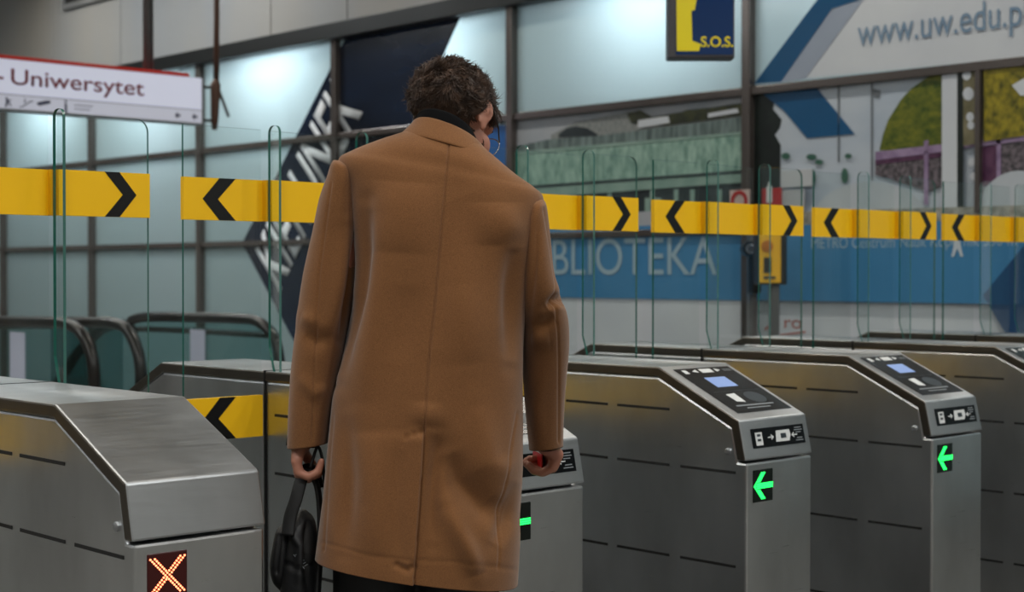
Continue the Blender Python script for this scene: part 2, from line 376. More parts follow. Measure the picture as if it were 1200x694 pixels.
plate('notice_board', 915, 198, 951, 220, mat('notice_white', rgb(186, 190, 194), .5), 'upper white notice plate fixed over the dark tree print', 'notice', .048)
plate('notice_board', 915, 222, 942, 250, mat('notice_pale', rgb(170, 174, 178), .5), 'lower pale notice plate beside the red square sign', 'notice', .048)

# ventilation recess high on the wall, top left
vg = empty('ventilation_grille', (WX-.03, 11.0, 4.2)); tag(vg, 'dark grille in a pale metal frame high on the grey wall', 'grille')
a = hit(73, 12, 0, WX-.05); yv1 = a.y; yv0 = a.y-1.6; zv = a.z
wparent(obj('recess', box(B(), WX-.045, WX-.02, yv0+.05, yv1-.05, zv+.05, 4.66), mat('grille_dark', rgb(22, 26, 26), .7)), vg)
bm = B(); box(bm, WX-.06, WX-.02, yv0, yv1, zv, zv+.05); box(bm, WX-.06, WX-.02, yv0, yv0+.05, zv+.05, 4.66); box(bm, WX-.06, WX-.02, yv1-.05, yv1, zv+.05, 4.66)
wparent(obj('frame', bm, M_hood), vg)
bm = B()
for k in range(7): box(bm, WX-.052, WX-.045, yv0+.06, yv1-.06, zv+.09+k*.05, zv+.098+k*.05)
wparent(obj('slats', bm, M_header), vg)

# ------------------------------------------------------------------ station name sign
SY = 6.7
sg = empty('station_sign', (2.9, SY, 2.4)); tag(sg, 'long backlit white hanging sign reading Uniwersytet with a red top strip', 'sign')
M_lit = mat('sign_light_face', rgb(206, 208, 222), .4, emit=rgb(205, 208, 228), estr=.42)
M_litb = mat('sign_light_strip', rgb(196, 198, 210), .4, emit=rgb(200, 202, 218), estr=.33)
M_redst = mat('sign_red_strip', rgb(180, 34, 22), .4, emit=rgb(200, 40, 25), estr=.15)
M_signred = mat('sign_red_letters', rgb(140, 44, 52), .5)
X0s, X1s = 1.3, 3.94
bm = B(); box(bm, X0s, X1s, SY, SY+.14, 2.395, 2.745); wparent(obj('housing', bm, mat('sign_housing', rgb(150, 152, 158), .4), bevel=.008), sg)
bm = B(); box(bm, X0s+.01, X1s-.012, SY-.004, SY, 2.505, 2.74); wparent(obj('name_face', bm, M_lit), sg)
bm = B(); box(bm, X0s+.01, X1s-.012, SY-.004, SY, 2.405, 2.498); wparent(obj('pictogram_strip', bm, M_litb), sg)
bm = B(); box(bm, X0s, X1s-.12, SY-.008, SY+.145, 2.745, 2.766); wparent(obj('red_strip', bm, M_redst), sg)
a = hit(13, 100, 1, SY-.006); b = hit(169, 111, 1, SY-.006)
wparent(text_mesh('lettering', 'Uniwersytet', M_signred, (a.x, SY-.0065, 2.572), (1, 0, 0), (0, 0, 1), width=b.x-a.x, height=.108, bold=.008), sg)
M_pict = mat('pictogram_dark', rgb(52, 54, 84), .5)
def spict(px, py, shapes, name):
    bm = B(); o = hit(px, py, 1, SY-.006)
    for q in shapes: slab(bm, [(o.x+u, SY-.0065, 2.45+v) for u, v in q], (0, -1, 0), .002)
    wparent(obj(name, bm, M_pict), sg)
spict(9, 120, [[(-.02, -.035), (-.008, -.035), (.005, 0), (.022, .01), (.02, .018), (.004, .012), (-.004, .03), (-.014, .03), (-.012, 0)], [(.004, -.005), (.018, -.03), (.026, -.028), (.012, 0)]], 'walking_pictogram')
spict(31, 120, [[(-.05, -.03), (-.03, -.03), (.03, .012), (.05, .012), (.05, .018), (.027, .018), (-.033, -.024), (-.05, -.024)], [(-.015, .0), (-.008, 0), (-.008, .03), (-.015, .03)]], 'stairs_pictogram')
spict(51, 120, [[(-.05, 0), (-.03, -.01), (.05, .012), (.05, .03), (.02, .03), (-.045, .012)]], 'train_pictogram')
spict(77, 120, [[(-.008, -.04), (.008, -.04), (.008, .02), (-.008, .02)], [(-.008, .028), (.008, .028), (.008, .042), (-.008, .042)], [(-.016, -.04), (.016, -.04), (.016, -.033), (-.016, -.033)]], 'information_pictogram')
spict(95, 120, [[(-.05, .012), (.09, .012), (.09, .017), (-.05, .017)], [(-.05, -.014), (.07, -.014), (.07, -.009), (-.05, -.009)]], 'fine_print')
for px in (208, 228):
    spict(px, 135, [[(-.022, 0), (0, -.026), (0, -.008), (.024, -.008), (.024, .008), (0, .008), (0, .026)]], 'arrow_pictogram')
a = hit(2, 90, 1, SY-.006)
bm = B(); box(bm, a.x-.03, a.x+.012, SY-.0085, SY-.006, 2.60, 2.617); wparent(obj('dash_mark', bm, M_signred), sg)
for px, r in ((172, .028), (178, .012)):
    a = hit(px, 60, 1, SY+.07); bm = B(); tube(bm, [(a.x, SY+.07, 2.75), (a.x, SY+.07, 4.7)], r, 12)
    wparent(obj('hanging_post', bm, mat('matt_grey_post', rgb(96, 98, 98), .8), smooth=True), sg)
# rust-brown support rod beside the sign
rod = empty('hanging_rod', (4.1, SY+.05, 4.7)); tag(rod, 'rust brown rod hanging from the ceiling beside the end of the sign', 'rod')
M_rust = mat('rust_brown', rgb(86, 58, 44), .6)
a = hit(254, 70, 1, SY); ztop, zm, zb = 4.7, hit(253, 95, 1, SY).z, hit(250, 152, 1, SY).z
bm = B(); tube(bm, [(a.x+.005, SY, ztop), (a.x, SY, 3.2), (a.x-.005, SY, zm)], .022, 10); wparent(obj('upper_rod', bm, M_rust, smooth=True), rod)
bm = B(); tube(bm, [(a.x-.005, SY, zm+.03), (a.x-.012, SY, zm-.03), (a.x-.02, SY, zb+.08), (a.x-.02, SY, zb)], [.012, .04, .03, .02], 10); wparent(obj('clamp', bm, M_rust, smooth=True), rod)
bm = B()
for py in (102, 141):
    z = hit(245, py, 1, SY).z; tube(bm, [(3.945, SY+.03, z), (a.x-.01, SY, z)], .011, 8)
wparent(obj('bracket', bm, M_header), rod)
bm = B(); b2 = hit(268, 137, 1, SY); tube(bm, [(a.x-.005, SY, zm-.02), (b2.x, SY, b2.z)], .012, 8); wparent(obj('stay', bm, M_frame), rod)

# ------------------------------------------------------------------ hanging S.O.S sign (faces the gates at an angle)
sc = at(822, 68, 6.6)
so = empty('sos_sign', (sc.x, sc.y, sc.z), math.atan2(-c_, s_)); tag(so, 'hanging dark blue and yellow sign reading S.O.S. at the top edge', 'sign')
k = 6.6/F
def loc_box(x0, x1, y0, y1, z0, z1): return box(B(), x0*k, x1*k, y0, y1, z0*k, z1*k)
M_sosb = mat('sos_blue_face', rgb(26, 52, 92), .12, emit=rgb(20, 48, 100), estr=.12)
M_sosy = mat('sos_yellow_face', rgb(214, 196, 20), .3, emit=rgb(220, 200, 20), estr=.18)
obj('housing', loc_box(-39, 39, 0, .11, 0, 118), mat('sos_housing', rgb(74, 72, 76), .4, .3), so, bevel=.006)
obj('blue_face', loc_box(-30, 37, -.004, 0, 4, 116), M_sosb, so)
bm = B()
slab(bm, [(x*k, -.004, z*k) for x, z in ((-29, 8), (-3, 8), (-1, 16), (-11, 20), (-12, 55), (-8, 56), (-5, 74), (4, 112), (-30, 112))], (0, -1, 0), .003)
obj('yellow_figure', bm, M_sosy, so)
text_mesh('lettering', 'S.O.S.', M_sosy, (-1*k, -.0045, 13*k), (1, 0, 0), (0, 0, 1), width=38*k, height=12*k, parent=so, bold=.02)
bm = B(); tube(bm, [(0, .055, 118*k), (0, .055, 4.7-sc.z)], .03, 12); obj('hanging_post', bm, M_frame, so, smooth=True)

# ------------------------------------------------------------------ intercom post, camera post
M_pipe = mat('grey_post', rgb(104, 104, 104), .4, .5)
M_yel2 = mat('intercom_yellow', rgb(240, 182, 14), .5)
ic = empty('emergency_intercom', (4.55, 1.93, 0)); tag(ic, 'yellow emergency call box with black side on a grey post', 'intercom')
Zi = (Vector((4.55, 1.93, 1.28))-CAM).dot(FW)
ic.location = (at(905, 321, Zi).x, at(905, 321, Zi).y, 0); ic.rotation_euler = (0, 0, math.atan2(-c_, s_)+.10)
kk = Zi/F
def zpx(py): return at(905, py, Zi).z
def ibox(x0, x1, y0, y1, p0, p1): return box(B(), x0*kk, x1*kk, y0, y1, zpx(p1), zpx(p0))
obj('housing', ibox(-14, 18, .0, .16, 262, 334), M_black, ic, bevel=.01)
obj('yellow_front', ibox(-17, 9, -.03, 0, 264, 332), M_yel2, ic, bevel=.008)
obj('number_pad', ibox(-12, -3, -.035, -.03, 302, 320), M_black, ic)
bm = B(); cz = zpx(289)
for rr, d in ((7, .036), (4, .04)): tube(bm, [(-8*kk, -.03, cz), (-8*kk, -d, cz)], rr*kk, 20)
obj('call_button', bm, mat('button_orange', rgb(190, 110, 10), .4), ic)
obj('speaker_slot', ibox(-12, 2, -.034, -.03, 324, 327), M_dgrey, ic)
obj('post', box(B(), 0*kk, 11*kk, .03, .09, 0, zpx(333)), M_pipe, ic, bevel=.006)
obj('base_plate', box(B(), -.08, .13, -.03, .15, 0, .012), M_pipe, ic)
cp = empty('camera_post', at(877, 321, Zi+.5).to_tuple()[:2]+(0,), math.atan2(-c_, s_)); tag(cp, 'grey post with black box and small round camera left of the yellow call box', 'post')
Zc = Zi+.5; kc = Zc/F
def zc(py): return at(877, py, Zc).z
obj('post', box(B(), 0*kc, 10*kc, -.02, .06, 0, zc(270)), M_pipe, cp, bevel=.006)
obj('black_box', box(B(), -2*kc, 13*kc, -.07, -.02, zc(344), zc(300)), M_black, cp, bevel=.008)
bm = B(); tube(bm, [(-1*kc, .0, zc(292)), (-1*kc, -.12, zc(292))], 9*kc, 20); obj('camera_body', bm, M_black, cp, smooth=False)
bm = B(); tube(bm, [(-1*kc, -.12, zc(292)), (-1*kc, -.13, zc(292))], [6*kc, 4*kc], 18); obj('lens', bm, mat('camera_lens', rgb(170, 175, 185), .1, .8), cp)
obj('base_plate', box(B(), -.06, .10, -.06, .1, 0, .012), M_pipe, cp)

# ------------------------------------------------------------------ escalator balustrades behind the gates
M_rubber = mat('black_rubber_rail', rgb(14, 15, 15), .3)
def smooth_path(pts, n=6):
    pts = [Vector(p) for p in pts]; out = []
    for i in range(len(pts)-1):
        p0 = pts[max(i-1, 0)]; p1 = pts[i]; p2 = pts[i+1]; p3 = pts[min(i+2, len(pts)-1)]
        for k in range(n):
            t = k/n
            out.append(.5*((2*p1)+(-p0+p2)*t+(2*p0-5*p1+4*p2-p3)*t*t+(-p0+3*p1-3*p2+p3)*t**3))
    out.append(pts[-1]); return out
def balustrade(x, rail, label, skirt_y, notice=None, lower=None):
    e = empty('escalator_balustrade', (x, skirt_y[0], 0)); tag(e, label, 'balustrade', 'escalator balustrades beyond the gates')
    P = smooth_path([(x, *hit(a, b, 0, x)[1:]) for a, b in rail])
    bm = B(); tube(bm, P, .034, 10); wparent(obj('handrail', bm, M_rubber, smooth=True), e)
    bm = B(); ring = [Vector((x, p.y, p.z-.03)) for p in P]
    ymin, ymax = min(p.y for p in ring), max(p.y for p in ring)
    top = [p for p in ring]
    pts = [(x-.006, p.y, p.z) for p in top]+[(x-.006, top[-1].y, .32), (x-.006, top[0].y, .32)]
    slab(bm, pts, (1, 0, 0), .012); wparent(obj('glass_panel', bm, M_rail_glass), e)
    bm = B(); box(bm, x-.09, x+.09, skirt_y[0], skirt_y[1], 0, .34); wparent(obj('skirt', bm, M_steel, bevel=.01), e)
    if lower:
        bm = B(); Q = smooth_path([(x+.02, *hit(a, b, 0, x+.02)[1:]) for a, b in lower]); tube(bm, Q, .02, 8)
        wparent(obj('glass_profile', bm, M_frame, smooth=True), e)
    if notice:
        a = hit(notice[0], notice[3], 0, x-.012); b = hit(notice[2], notice[1], 0, x-.012)
        bm = B(); box(bm, x-.013, x-.008, b.y, a.y, a.z, b.z)
        wparent(obj('notice', bm, mat('notice_lilac', rgb(196, 200, 222), .5)), e)
    return e
balustrade(1.9, [(-70, 375), (0, 376.5), (60, 377.5), (80, 380), (93, 388), (103, 403), (109, 425), (111, 460), (112, 500)], 'leftmost escalator balustrade with straight black handrail curving down', (4.3, 6.9), (12, 390, 29, 470), [(-70, 382), (0, 382), (70, 382), (90, 388)])
balustrade(2.5, [(52, 470), (70, 446), (90, 415), (110, 394), (122, 384), (135, 380.5), (143, 380)], 'middle escalator balustrade whose black handrail slopes down to the left', (5.2, 7.6))
balustrade(2.2, [(60, 377), (100, 377.5), (128, 378), (145, 383), (155, 396), (162, 415), (165, 440), (164, 480)], 'escalator balustrade between the two others with a thick curved black end', (4.4, 6.2))
balustrade(3.1, [(166, 440), (160, 405), (152, 380), (162, 373), (181, 371.5), (230, 372), (280, 373.5), (300, 376), (316, 388), (324, 402), (328, 425)], 'rightmost escalator balustrade with a closed black handrail loop', (4.6, 6.2), (223, 387, 240, 425), [(156, 386), (180, 386), (230, 388), (280, 391), (318, 393)])

# ================================================================== TICKET GATES
T = 1.03; W = .285; PITCH = .87
OUT = [(-.8544, .8014), (-.8316, .9044), (-.5611, T), (.54, T), (.81, .9044), (.833, .8014)]
def offset_profile(pr, d):
    out = []
    for i, p in enumerate(pr):
        p = Vector(p); ns = []
        if i > 0: t = (p-Vector(pr[i-1])).normalized(); ns.append(Vector((t.y, -t.x)))
        if i < len(pr)-1: t = (Vector(pr[i+1])-p).normalized(); ns.append(Vector((t.y, -t.x)))
        if len(ns) == 2:
            n = (ns[0]+ns[1]).normalized(); n = n/n.dot(ns[0])
        else: n = ns[0]
        out.append(p+n*d)
    return out
INN = offset_profile(OUT, .028)
def gate():
    g = empty('ticket_gate')
    # lower body: everything under the hood, side faces recessed a little
    bm = B(); prof = [(-.8544, 0), (-.8544, .796), (-.826, .796)]+[tuple(p) for p in INN[1:-1]]+[(.805, .796), (.833, .796), (.833, 0)]
    slab(bm, [(0.004, y, z) for y, z in prof], (1, 0, 0), W-.008)
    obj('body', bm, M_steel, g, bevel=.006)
    bm = B(); o = OUT; i = INN
    ring = list(o)+[(.833-.03, .8014)]+[tuple(p) for p in i[1:-1][::-1]]+[(-.8544+.03, .8014)]
    # build as strips so that the shell stays clean
    inner = [(-.8544+.028, .8014)]+[tuple(p) for p in i[1:-1]]+[(.833-.028, .8014)]
    va = {}
    for x in (0, W):
        va[x] = ([bm.verts.new((x, *p)) for p in o], [bm.verts.new((x, *p)) for p in inner])
    for k in range(5):
        (a0, b0), (a1, b1) = va[0], va[W]
        bm.faces.new((a0[k], a0[k+1], a1[k+1], a1[k])); bm.faces.new((b0[k], b1[k], b1[k+1], b0[k+1]))
        bm.faces.new((a0[k], b0[k], b0[k+1], a0[k+1])); bm.faces.new((a1[k], a1[k+1], b1[k+1], b1[k]))
    for k in (0, 5): bm.faces.new((va[0][0][k], va[W][0][k], va[W][1][k], va[0][1][k]))
    bmesh.ops.recalc_face_normals(bm, faces=bm.faces[:])
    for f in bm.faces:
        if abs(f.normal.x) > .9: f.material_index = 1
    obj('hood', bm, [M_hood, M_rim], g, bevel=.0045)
    bm = B(); box(bm, -.0005, W+.0005, .018, .025, .02, 1.0); box(bm, -.001, W+.001, .018, .025, 1.0, T+.0012)
    obj('joint_strip', bm, M_black, g)
    for x0, x1 in ((.0025, .0045), (W-.0045, W-.0025)):
        for z in (.918, .769, .527, .285):
            segs = [(-.595, -.404), (-.368, -.205), (-.17, -.02), (.06, .21), (.25, .40), (.43, .58)]
            if z < .9: segs = [(-.82, -.634)]+segs+[(.62, .79)]
            for a, b in segs: obj('vent_slot', box(B(), x0, x1, a, b, z-.0035, z+.0035), M_slot, g)
    bm = B(); tube(bm, [(.006, -.795, .822), (-.0005, -.795, .822), (-.002, -.795, .822)], [.009, .009, .005], 16)
    obj('side_bolt', bm, M_hood, g)
    # LED window on the front
    dsp = obj('indicator_display', box(B(), .03, .112, -.8564, -.85, .692, .776), M_greenoff, g, bevel=.002)
    # glass: two narrow return strips, a fixed pane and two flaps
    def pane(name, x0, y0_, x1, y1_, z0, z1, parent, rl=0, rr=0, cb=0, edge=(1, 1)):
        """vertical pane from (x0,y0) to (x1,y1) with rounded top corners, edges green"""
        d = Vector((x1-x0, y1_-y0_, 0)); L = d.length; d.normalize(); n = Vector((-d.y, d.x, 0))*.0036
        pts = []
        if cb: pts += [(cb, z0), (L-cb*.2, z0)]
        else: pts += [(0, z0), (L, z0)]
        if cb: pts = [(L*.42, z0), (L, z0)]
        if rr: pts += [(L-rr+rr*math.cos(t), z1-rr+rr*math.sin(t)) for t in [k*PI/10 for k in range(6)]]
        else: pts.append((L, z1))
        if rl: pts += [(rl-rl*math.cos(t), z1-rl+rl*math.sin(t)) for t in [k*PI/10 for k in range(5, -1, -1)]]
        else: pts.append((0, z1))
        if cb: pts.append((0, z0+.06))
        bm = B(); o = Vector((x0, y0_, 0))
        A = [bm.verts.new(o+d*u+Vector((0, 0, z))-n) for u, z in pts]; Bv = [bm.verts.new(o+d*u+Vector((0, 0, z))+n) for u, z in pts]
        f1 = bm.faces.new(A); f2 = bm.faces.new(Bv[::-1]); kx = len(A)
        for q in range(kx):
            f = bm.faces.new((A[q], Bv[q], Bv[(q+1) % kx], A[(q+1) % kx]))
            e = pts[q]; e2 = pts[(q+1) % kx]; vertical = abs(e[0]-e2[0]) < 1e-4
            um = (e[0]+e2[0])/2
            if vertical: f.material_index = edge[0] if um < L/2 else edge[1]
            elif min(e[1], e2[1]) > z1-.05: f.material_index = 2
            elif cb and um < L/2: f.material_index = edge[0]
            else: f.material_index = 0
        bmesh.ops.recalc_face_normals(bm, faces=bm.faces[:])
        return obj(name, bm, [M_glass, M_edge, M_edgel], parent)
    GT = 1.659; BL, BH = 1.415, 1.521
    for x in (0.003, W-.003):
        st = pane('glass_post', x, .002, x, -.046, T, GT, g, rl=.02, rr=.02, cb=.03, edge=(1, 2))
        obj('yellow_return', box(B(), x-.0075, x+.0075, .004, .030, BL, BH), M_yellowd, st)
    fp = pane('fixed_pane', .008, .002, W-.008, .026, T, GT-.012, g, edge=(0, 0))
    bm = B(); d = Vector((W-.012, .024, 0)); n = Vector((-d.y, d.x, 0)).normalized()*.007
    slab(bm, [Vector((.006, .002, BL))-n, Vector((.006, .002, BL))-n+d, Vector((.006, .002, BH))-n+d, Vector((.006, .002, BH))-n], n, 2.0)
    obj('yellow_band', bm, M_yellow, fp)
    for side in (0, 1):
        if side == 0: xa, xb, y = -.234, -.006, .030
        else: xa, xb, y = W+.004, W+.236, -.002
        fpn = pane('flap', xa, y, xb, y, .45, GT-.008, g, rr=(.03 if side else 0), edge=((1, 0) if side == 0 else (0, 2)))
        for z0, z1 in ((BL, BH), (.862, .968)):
            obj('yellow_band', box(B(), xa-.0015, xb+.0015, y-.0075, y+.0075, z0, z1), M_yellow, fpn)
            zm = (z0+z1)/2; bm = B()
            if side == 0: t, i2, a, b = .052, .096, .101, .148
            else: t, i2, a, b = .035, .071, .080, .118
            sg2 = 1 if side == 0 else -1; o = xa if side == 0 else xb
            for s2 in (1, -1):
                ze = z1 if s2 > 0 else z0
                q = [(o+sg2*t, zm), (o+sg2*i2, zm), (o+sg2*b, ze), (o+sg2*a, ze)]
                slab(bm, [(u, y-.0074, z) for u, z in q], (0, -1, 0), .0012)
                slab(bm, [(u, y+.0074, z) for u, z in q], (0, 1, 0), .0012)
            obj('chevron', bm, M_chev, fpn)
    return g, dsp
def slope_frame(g):
    """frame of the sloping top: origin, across, down"""
    a = Vector((0, -.5611, T)); b = Vector((0, -.8316, .9044)); return a, Vector((1, 0, 0)), (b-a)
def quadp(parent, name, m, org, ax, ay, rects, lift, th, nrm):
    first = None
    for q in rects:
        bm = B()
        if len(q) == 4 and not isinstance(q[0], tuple):
            w0, w1, s0, s1 = q; q = [(w0, s0), (w1, s0), (w1, s1), (w0, s1)]
        slab(bm, [org+ax*(w*W)+ay*s+nrm*lift for w, s in q], nrm, th)
        o = obj(name, bm, m, parent); first = first or o
    return first
def reader(g):
    org, ax, ay = slope_frame(g); n = ay.normalized().cross(ax)
    if n.z < 0: n = -n
    p = quadp(g, 'reader_panel', M_panel, org, ax, ay, [(.125, .93, .07, .885)], 0, .0015, n)
    quadp(p, 'screen', M_screen, org, ax, ay, [(.36, .66, .257, .437)], .0015, .0006, n)
    quadp(p, 'card_symbol', M_white, org, ax, ay, [[(.32, .57), (.45, .56), (.44, .72), (.33, .70)]], .0015, .0005, n)
    quadp(p, 'card_target', M_dgrey, org, ax, ay, [[(.66+.13*math.cos(t*PI/10), .65+.10*math.sin(t*PI/10)) for t in range(20)], (.2, .87, .517, .522)], .0015, .0004, n)
    quadp(p, 'header_symbol', M_white, org, ax, ay, [(.2, .26, .1, .17), (.45, .62, .095, .165), [(.33, .13), (.40, .10), (.40, .16)], [(.74, .13), (.67, .10), (.67, .16)]], .0015, .0005, n)
    quadp(p, 'instruction_line', M_grey, org, ax, ay, [(.235, .78, .765, .785), (.34, .68, .815, .83), (.78, .9, .12, .127), (.78, .9, .145, .152)], .0015, .0005, n)
    a = Vector((0, -.8316, .9044)); b = Vector((0, -.8544, .8014)); ay2 = b-a; n2 = Vector((0, -1, -.22)).normalized()
    n2 = ay2.normalized().cross(Vector((1, 0, 0))); n2 = n2 if n2.y < 0 else -n2
    q = quadp(g, 'card_label', M_panel, a, Vector((1, 0, 0)), ay2, [(.14, .92, .24, .72)], 0, .0015, n2)
    ax2 = Vector((1, 0, 0))
    quadp(q, 'ticket_symbol', M_white, a, ax2, ay2, [(.19, .29, .34, .66), [(.50, .34), (.70, .34), (.71, .48), (.68, .62), (.48, .62), (.49, .48)]], .0015, .0005, n2)
    quadp(q, 'arrow_symbol', M_white, a, ax2, ay2, [(.37, .44, .475, .5), [(.42, .42), (.46, .488), (.42, .555), (.415, .53), (.44, .488), (.415, .445)], (.74, .81, .475, .5), [(.76, .42), (.72, .488), (.76, .555), (.765, .53), (.74, .488), (.765, .445)]], .0015, .0005, n2)
    quadp(q, 'print_line', M_grey, a, ax2, ay2, [(.78, .88, .30, .325), (.77, .89, .36, .385), (.79, .87, .42, .445), (.80, .88, .56, .585), (.78, .89, .62, .645)], .0015, .0005, n2)
    quadp(q, 'symbol_dot', M_dgrey, a, ax2, ay2, [(.215, .265, .38, .44), (.215, .265, .5, .56), (.56, .64, .42, .54)], .0021, .0004, n2)
def dots(parent, segs, m, name, r=.0017, step=.0052):
    bm = B(); seen = []
    for (x0, z0, x1, z1) in segs:
        L = math.hypot(x1-x0, z1-z0); n = max(1, round(L/step))
        for k in range(n+1):
            x = x0+(x1-x0)*k/n; z = z0+(z1-z0)*k/n
            if any((x-a)**2+(z-b)**2 < (r*1.6)**2 for a, b in seen): continue
            seen.append((x, z))
            slab(bm, [(x+r*math.cos(t*PI/4), -.8564, z+r*math.sin(t*PI/4)) for t in range(8)], (0, -1, 0), .0009)
    return obj(name, bm, m, parent)
def green_arrow(dsp):
    zc, xt, xr = .734, .034, .108
    segs = []
    for d in (-.005, 0, .005): segs.append((xt+.012, zc+d, xr, zc+d))
    for sgn in (1, -1):
        for d in (0, .006, .012): segs.append((xt+d, zc, xt+.030+d, zc+sgn*.033))
    return dots(dsp, segs, M_green, 'green_arrow', r=.0022, step=.0048)
def red_cross(dsp):
    dsp.data = dsp.data.copy(); dsp.data.materials.clear(); dsp.data.materials.append(M_redglow)
    segs = []
    for d in (0, .009):
        segs.append((.036+d, .766, .096+d, .703)); segs.append((.097+d, .766, .036+d, .703))
    return dots(dsp, segs, M_red, 'red_cross', r=.0019, step=.0056)
gA, dA = gate(); red_cross(dA)
gB, dB = gate(); green_arrow(dB); reader(gB)
gates = [gA, gB]+[copy_tree(gB) for _ in range(4)]
glabels = ['ticket gate with plain steel top and red cross light at lower left',
           'ticket gate whose card reader the man in the camel coat is touching',
           'complete steel ticket gate with green arrow, right next to the man',
           'steel ticket gate with green arrow, second to the right of the man',
           'steel ticket gate cut off by the right edge, its reader corner just showing',
           'farthest steel ticket gate, only its top and glass flaps showing']
for i, (g, l) in enumerate(zip(gates, glabels)):
    g.location = ((i-1)*PITCH, 0, 0); tag(g, l, 'ticket gate', 'ticket gates in a row')
    for ch in list(g.children):      # clashing neighbours cannot happen: lanes stay open in the middle
        pass

# ================================================================== PERSON
ZM = 3.1
R0 = at(500, 321, ZM); RA = math.atan2(-c_, s_)
FW0 = Vector((c_, s_, 0))
def L(px, py, d=0.0):
    p = at(px, py, ZM+d)-R0
    return Vector((p.dot(RIGHT), p.dot(FW0), at(px, py, ZM+d).z))
def LP(p):
    w = Vector((R0.x, R0.y, 0))+RIGHT*p.x+FW0*p.y+Vector((0, 0, p.z)); v = w-CAM; Z = v.dot(FW)
    return 600+F*v.dot(RIGHT)/Z, 347-F*v.dot(UP)/Z
M_skin = mat('skin', rgb(184, 130, 108), .5, bump=[(60, 4, (1, 1, 1), .15, .001)], vary=(9, 4, (1, 1, 1), rgb(160, 102, 84), .4, .75))
M_coat = mat('camel_wool', rgb(127, 86, 52), .92, spec=.12, sheen=.22, bump=[(600, 3, (1, 1, 1), .3, .0010), (10, 3, (1, 1, .6), .25, .008)], vary=(520, 4, (1, 1, 1), rgb(107, 71, 42), .35, .7))
M_knit = mat('black_knit', rgb(15, 15, 17), .9, spec=.2, bump=[(90, 2, (1, 1, .1), .4, .001)])
M_hair = mat('dark_brown_hair', rgb(52, 38, 30), .5, spec=.35, vary=(40, 4, (1, 1, 1), rgb(92, 68, 52), .4, .75))
M_trous = mat('black_trousers', rgb(16, 17, 20), .7, bump=[(8, 3, (1, 1, .4), .5, .01)])
M_shoe = mat('black_leather_shoe', rgb(14, 13, 13), .3)
M_bag = mat('black_bag_fabric', rgb(13, 14, 17), .6, bump=[(14, 4, (1, 1, 1), .5, .008)])
M_strap = mat('black_webbing', rgb(11, 12, 14), .65)
M_metal = mat('glasses_metal', rgb(190, 190, 190), .2, 1)
man = empty('person', (R0.x, R0.y, 0), RA)
tag(man, 'man in a long camel coat seen from behind, head bent over the card reader', 'person')

def ell(bm, c, r, rot=None, seg=20):
    m = Matrix.Translation(c) @ (rot.to_4x4() if rot else Matrix()) @ Matrix.Diagonal((*r, 1))
    bmesh.ops.create_uvsphere(bm, u_segments=seg, v_segments=seg//2+2, radius=1, matrix=m)
def capsule(bm, p0, r0, p1, r1, n=14):
    p0, p1 = Vector(p0), Vector(p1); d = (p1-p0); k = max(2, int(d.length/(min(r0, r1)*.5))+1)
    q = d.to_track_quat('Z', 'Y').to_matrix()
    ell(bm, p0, (r0, r0, r0), q, n); ell(bm, p1, (r1, r1, r1), q, n)
    tube(bm, [p0.lerp(p1, t) for t in (0, .5, 1)], [r0, (r0+r1)/2, r1], n)
def remesh(bm, vox, name, smooth_it=3):
    me = bpy.data.meshes.new('tmp'); bm.to_mesh(me); bm.free(); o = bpy.data.objects.new('tmp', me); C.objects.link(o)
    r = o.modifiers.new('r', 'REMESH'); r.mode = 'VOXEL'; r.voxel_size = vox
    s = o.modifiers.new('s', 'SMOOTH'); s.iterations = smooth_it; s.factor = .5
    dg = bpy.context.evaluated_depsgraph_get(); dg.update()
    m2 = bpy.data.meshes.new_from_object(o.evaluated_get(dg)); bpy.data.objects.remove(o); m2.name = name
    for p in m2.polygons: p.use_smooth = True
    return m2
def mobj(name, me, m, parent):
    o = bpy.data.objects.new(name, me); C.objects.link(o); me.materials.clear(); me.materials.append(m); o.parent = parent; return o

# ---- head
HO = L(530, 137, .035)
HR = Matrix.Rotation(math.radians(-28), 3, 'Z') @ Matrix.Rotation(math.radians(-31), 3, 'X')
def hp(x, y, z): return HO + HR @ Vector((x, y, z))
SC, SR = Vector((0, -.014, .020)), Vector((.0735, .089, .077))
bm = B()
def he(c, r, rx=0, ry=0, rz=0):
    rot = HR @ Matrix.Rotation(math.radians(rz), 3, 'Z') @ Matrix.Rotation(math.radians(rx), 3, 'X') @ Matrix.Rotation(math.radians(ry), 3, 'Y')
    ell(bm, hp(*c), r, rot, 24)
he(SC, SR); he((0, .035, -.035), (.060, .060, .062)); he((0, .052, -.062), (.045, .042, .045)); he((0, .080, -.088), (.022, .016, .018))
he((0, .070, .02), (.056, .026, .022)); he((0, .066, .045), (.055, .028, .035))
he((.04, .06, -.03), (.024, .028, .03)); he((-.04, .06, -.03), (.024, .028, .03))
he((0, .098, -.008), (.009, .014, .026), rx=-18); he((0, .108, -.028), (.013, .013, .011)); he((.011, .099, -.031), (.007, .01, .007)); he((-.011, .099, -.031), (.007, .01, .007))
he((0, .092, -.053), (.024, .011, .006)); he((0, .091, -.062), (.02, .011, .006))
for s in (1, -1):
    he((s*.0775, -.002, .002), (.006, .018, .029), rx=-12, rz=-s*22); he((s*.081, -.008, .012), (.006, .013, .018), rz=-s*30); he((s*.076, .004, -.022), (.006, .010, .012))
